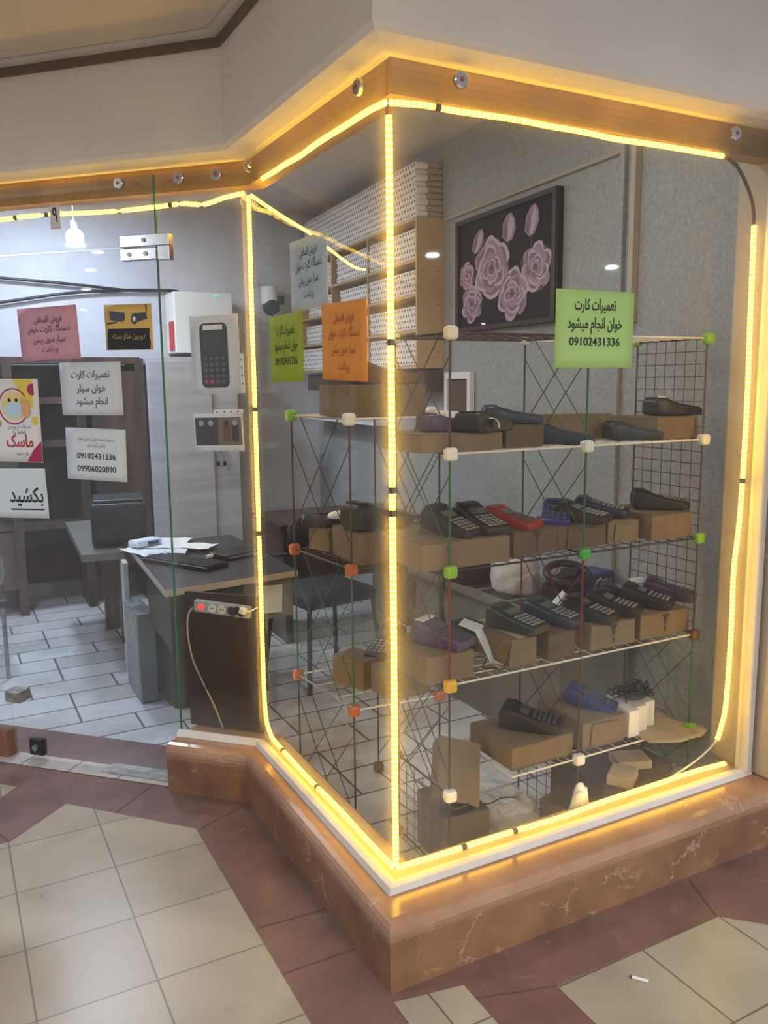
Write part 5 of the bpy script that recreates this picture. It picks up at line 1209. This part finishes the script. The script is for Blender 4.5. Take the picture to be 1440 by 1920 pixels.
hn = MB().cyl((0.20, -0.22, 1.18), (0.20, -0.222, 1.06), 0.006, 0, 8).build('lock_plate', ['steel'], cp)
for k in range(2):
    o = MB().tube([(0.17+k*0.05, -0.225, 1.16), (0.17+k*0.05, -0.232, 1.08), (0.175+k*0.05, -0.232, 1.02)], 0.003, 0, 6).build('hanging_key', ['steel'], cp)
    MB().box((0.175+k*0.05, -0.234, 1.0), (0.028, 0.006, 0.035), bev=0.004).build('key_fob', ['dark_brown'], o)
bo = thing('wall_boiler', 'white wall box with a red label on the back wall above the pale cupboard', 'wall cabinet', (0.86, 4.72, 2.07))
MB().box((0, 0, 0), (0.46, 0.28, 0.46), bev=0.006).build('case', ['white_plastic'], bo)
tag(MB().box((-0.236, -0.05, -0.10), (0.010, 0.12, 0.22)).build('side_label', ['ink_red'], bo), 'red label')
mb = MB(); mb.box((0.10, -0.143, 0.205), (0.02, 0.008, 0.012), 0); mb.build('status_light', ['green_dot'], bo)
for k, (za, zb) in enumerate(((2.42, 2.37), (2.17, 2.30))):
    tag(MB().tube(fillet([(-2.0, 4.84, za), (-1.0, 4.84, za-0.03), (-0.1, 4.84, zb-0.02), (0.35, 4.84, 2.32), (0.70, 4.84, 2.33), (0.72, 4.80, 2.30)]), 0.011, 0, 8).build('wall_cable', ['black']), ('upper', 'lower')[k]+' black cable sagging along the back wall behind the door', 'cable')
# dark round bracket / lamp on the pillar region
e = thing('wall_telephone', 'dark round device with a hanging cord on the back wall beside the white sheet', 'device', (1.48, 4.80, 2.22))
MB().cyl((0, 0, 0), (0, -0.08, 0), 0.060, 0, 20).build('device_body', ['black_matt'], e); MB().box((0.08, -0.03, 0.06), (0.07, 0.05, 0.07), bev=0.01).build('bracket', ['black'], e)
MB().tube(fillet([(0, -0.05, -0.06), (0.01, -0.05, -0.15), (-0.01, -0.05, -0.25), (0.01, -0.05, -0.36)]), 0.008, 0, 8).build('cord', ['black'], e)
MB().cyl((0, 0, 0.03), (0, 0, 0.17), 0.07, 0, 18).build('white_tank', ['white_plastic'], e)
# framed price board and key grid below the rolls
pb = thing('display_board', 'white-framed board with dark photo and rows of small squares below the roll cabinet', 'board', sp(4.05, 1.44, 0.03), -WA)
MB().box((0, 0, 0), (0.03, 0.95, 0.22), bev=0.004).build('board_frame', ['white_plastic'], pb)
MB().box((-0.017, 0.16, 0), (0.006, 0.48, 0.17)).build('board_photo', ['card_dark'], pb)
mb = MB()
for i in range(4):
    for j in range(3): mb.box((-0.018, -0.14-i*0.075, -0.062+j*0.06), (0.006, 0.05, 0.042))
mb.build('small_pictures', ['grey_dark'], pb)
tag(MB().box(sp(3.95, 1.315, 0.095), (0.18, 1.5, 0.022), rot=RW).build('wall_shelf', ['white_plastic']), 'narrow white shelf on the right wall under the display board', 'shelf')
# cigarette end on the arcade floor
q = onz(1207, 1841, 0)
e = thing('cigarette', 'white cigarette lying on the cream floor tile at lower right', 'cigarette', (q.x, q.y, 0.0055), math.radians(-52))
MB().cyl((-0.030, 0, 0), (0.012, 0, 0), 0.0042, 0, 12).build('paper_tube', ['paper_white'], e); MB().cyl((-0.030, 0, 0), (-0.034, 0, 0), 0.0042, 0, 12).build('burnt_tip', ['ink'], e)
# chair edge at the far left behind the door
lc = thing('visitor_chair', 'dark metal-framed chair at the far left edge behind the door', 'chair', (-0.98, 3.35, 0), 0.1)
MB().tube(fillet([(0.10, -0.02, 0.92), (0.20, -0.05, 0.90), (0.19, -0.07, 0.70), (0.21, -0.06, 0.55), (0.17, -0.04, 0.46), (0.0, -0.03, 0.44)]), 0.018, 0, 10).build('armrest', ['steel_worn'], lc)
MB().box((-0.03, 0, 0.68), (0.34, 0.05, 0.46), bev=0.02).build('backrest', ['black_matt'], lc); MB().box((-0.03, -0.2, 0.43), (0.42, 0.42, 0.05), bev=0.02).build('seat', ['black_matt'], lc)
for sx in (-0.2, 0.15):
    for sy in (-0.38, -0.02): MB().cyl((sx, sy, 0.42), (sx, sy, 0.0), 0.012, 0, 8).build('leg', ['steel_worn'], lc)
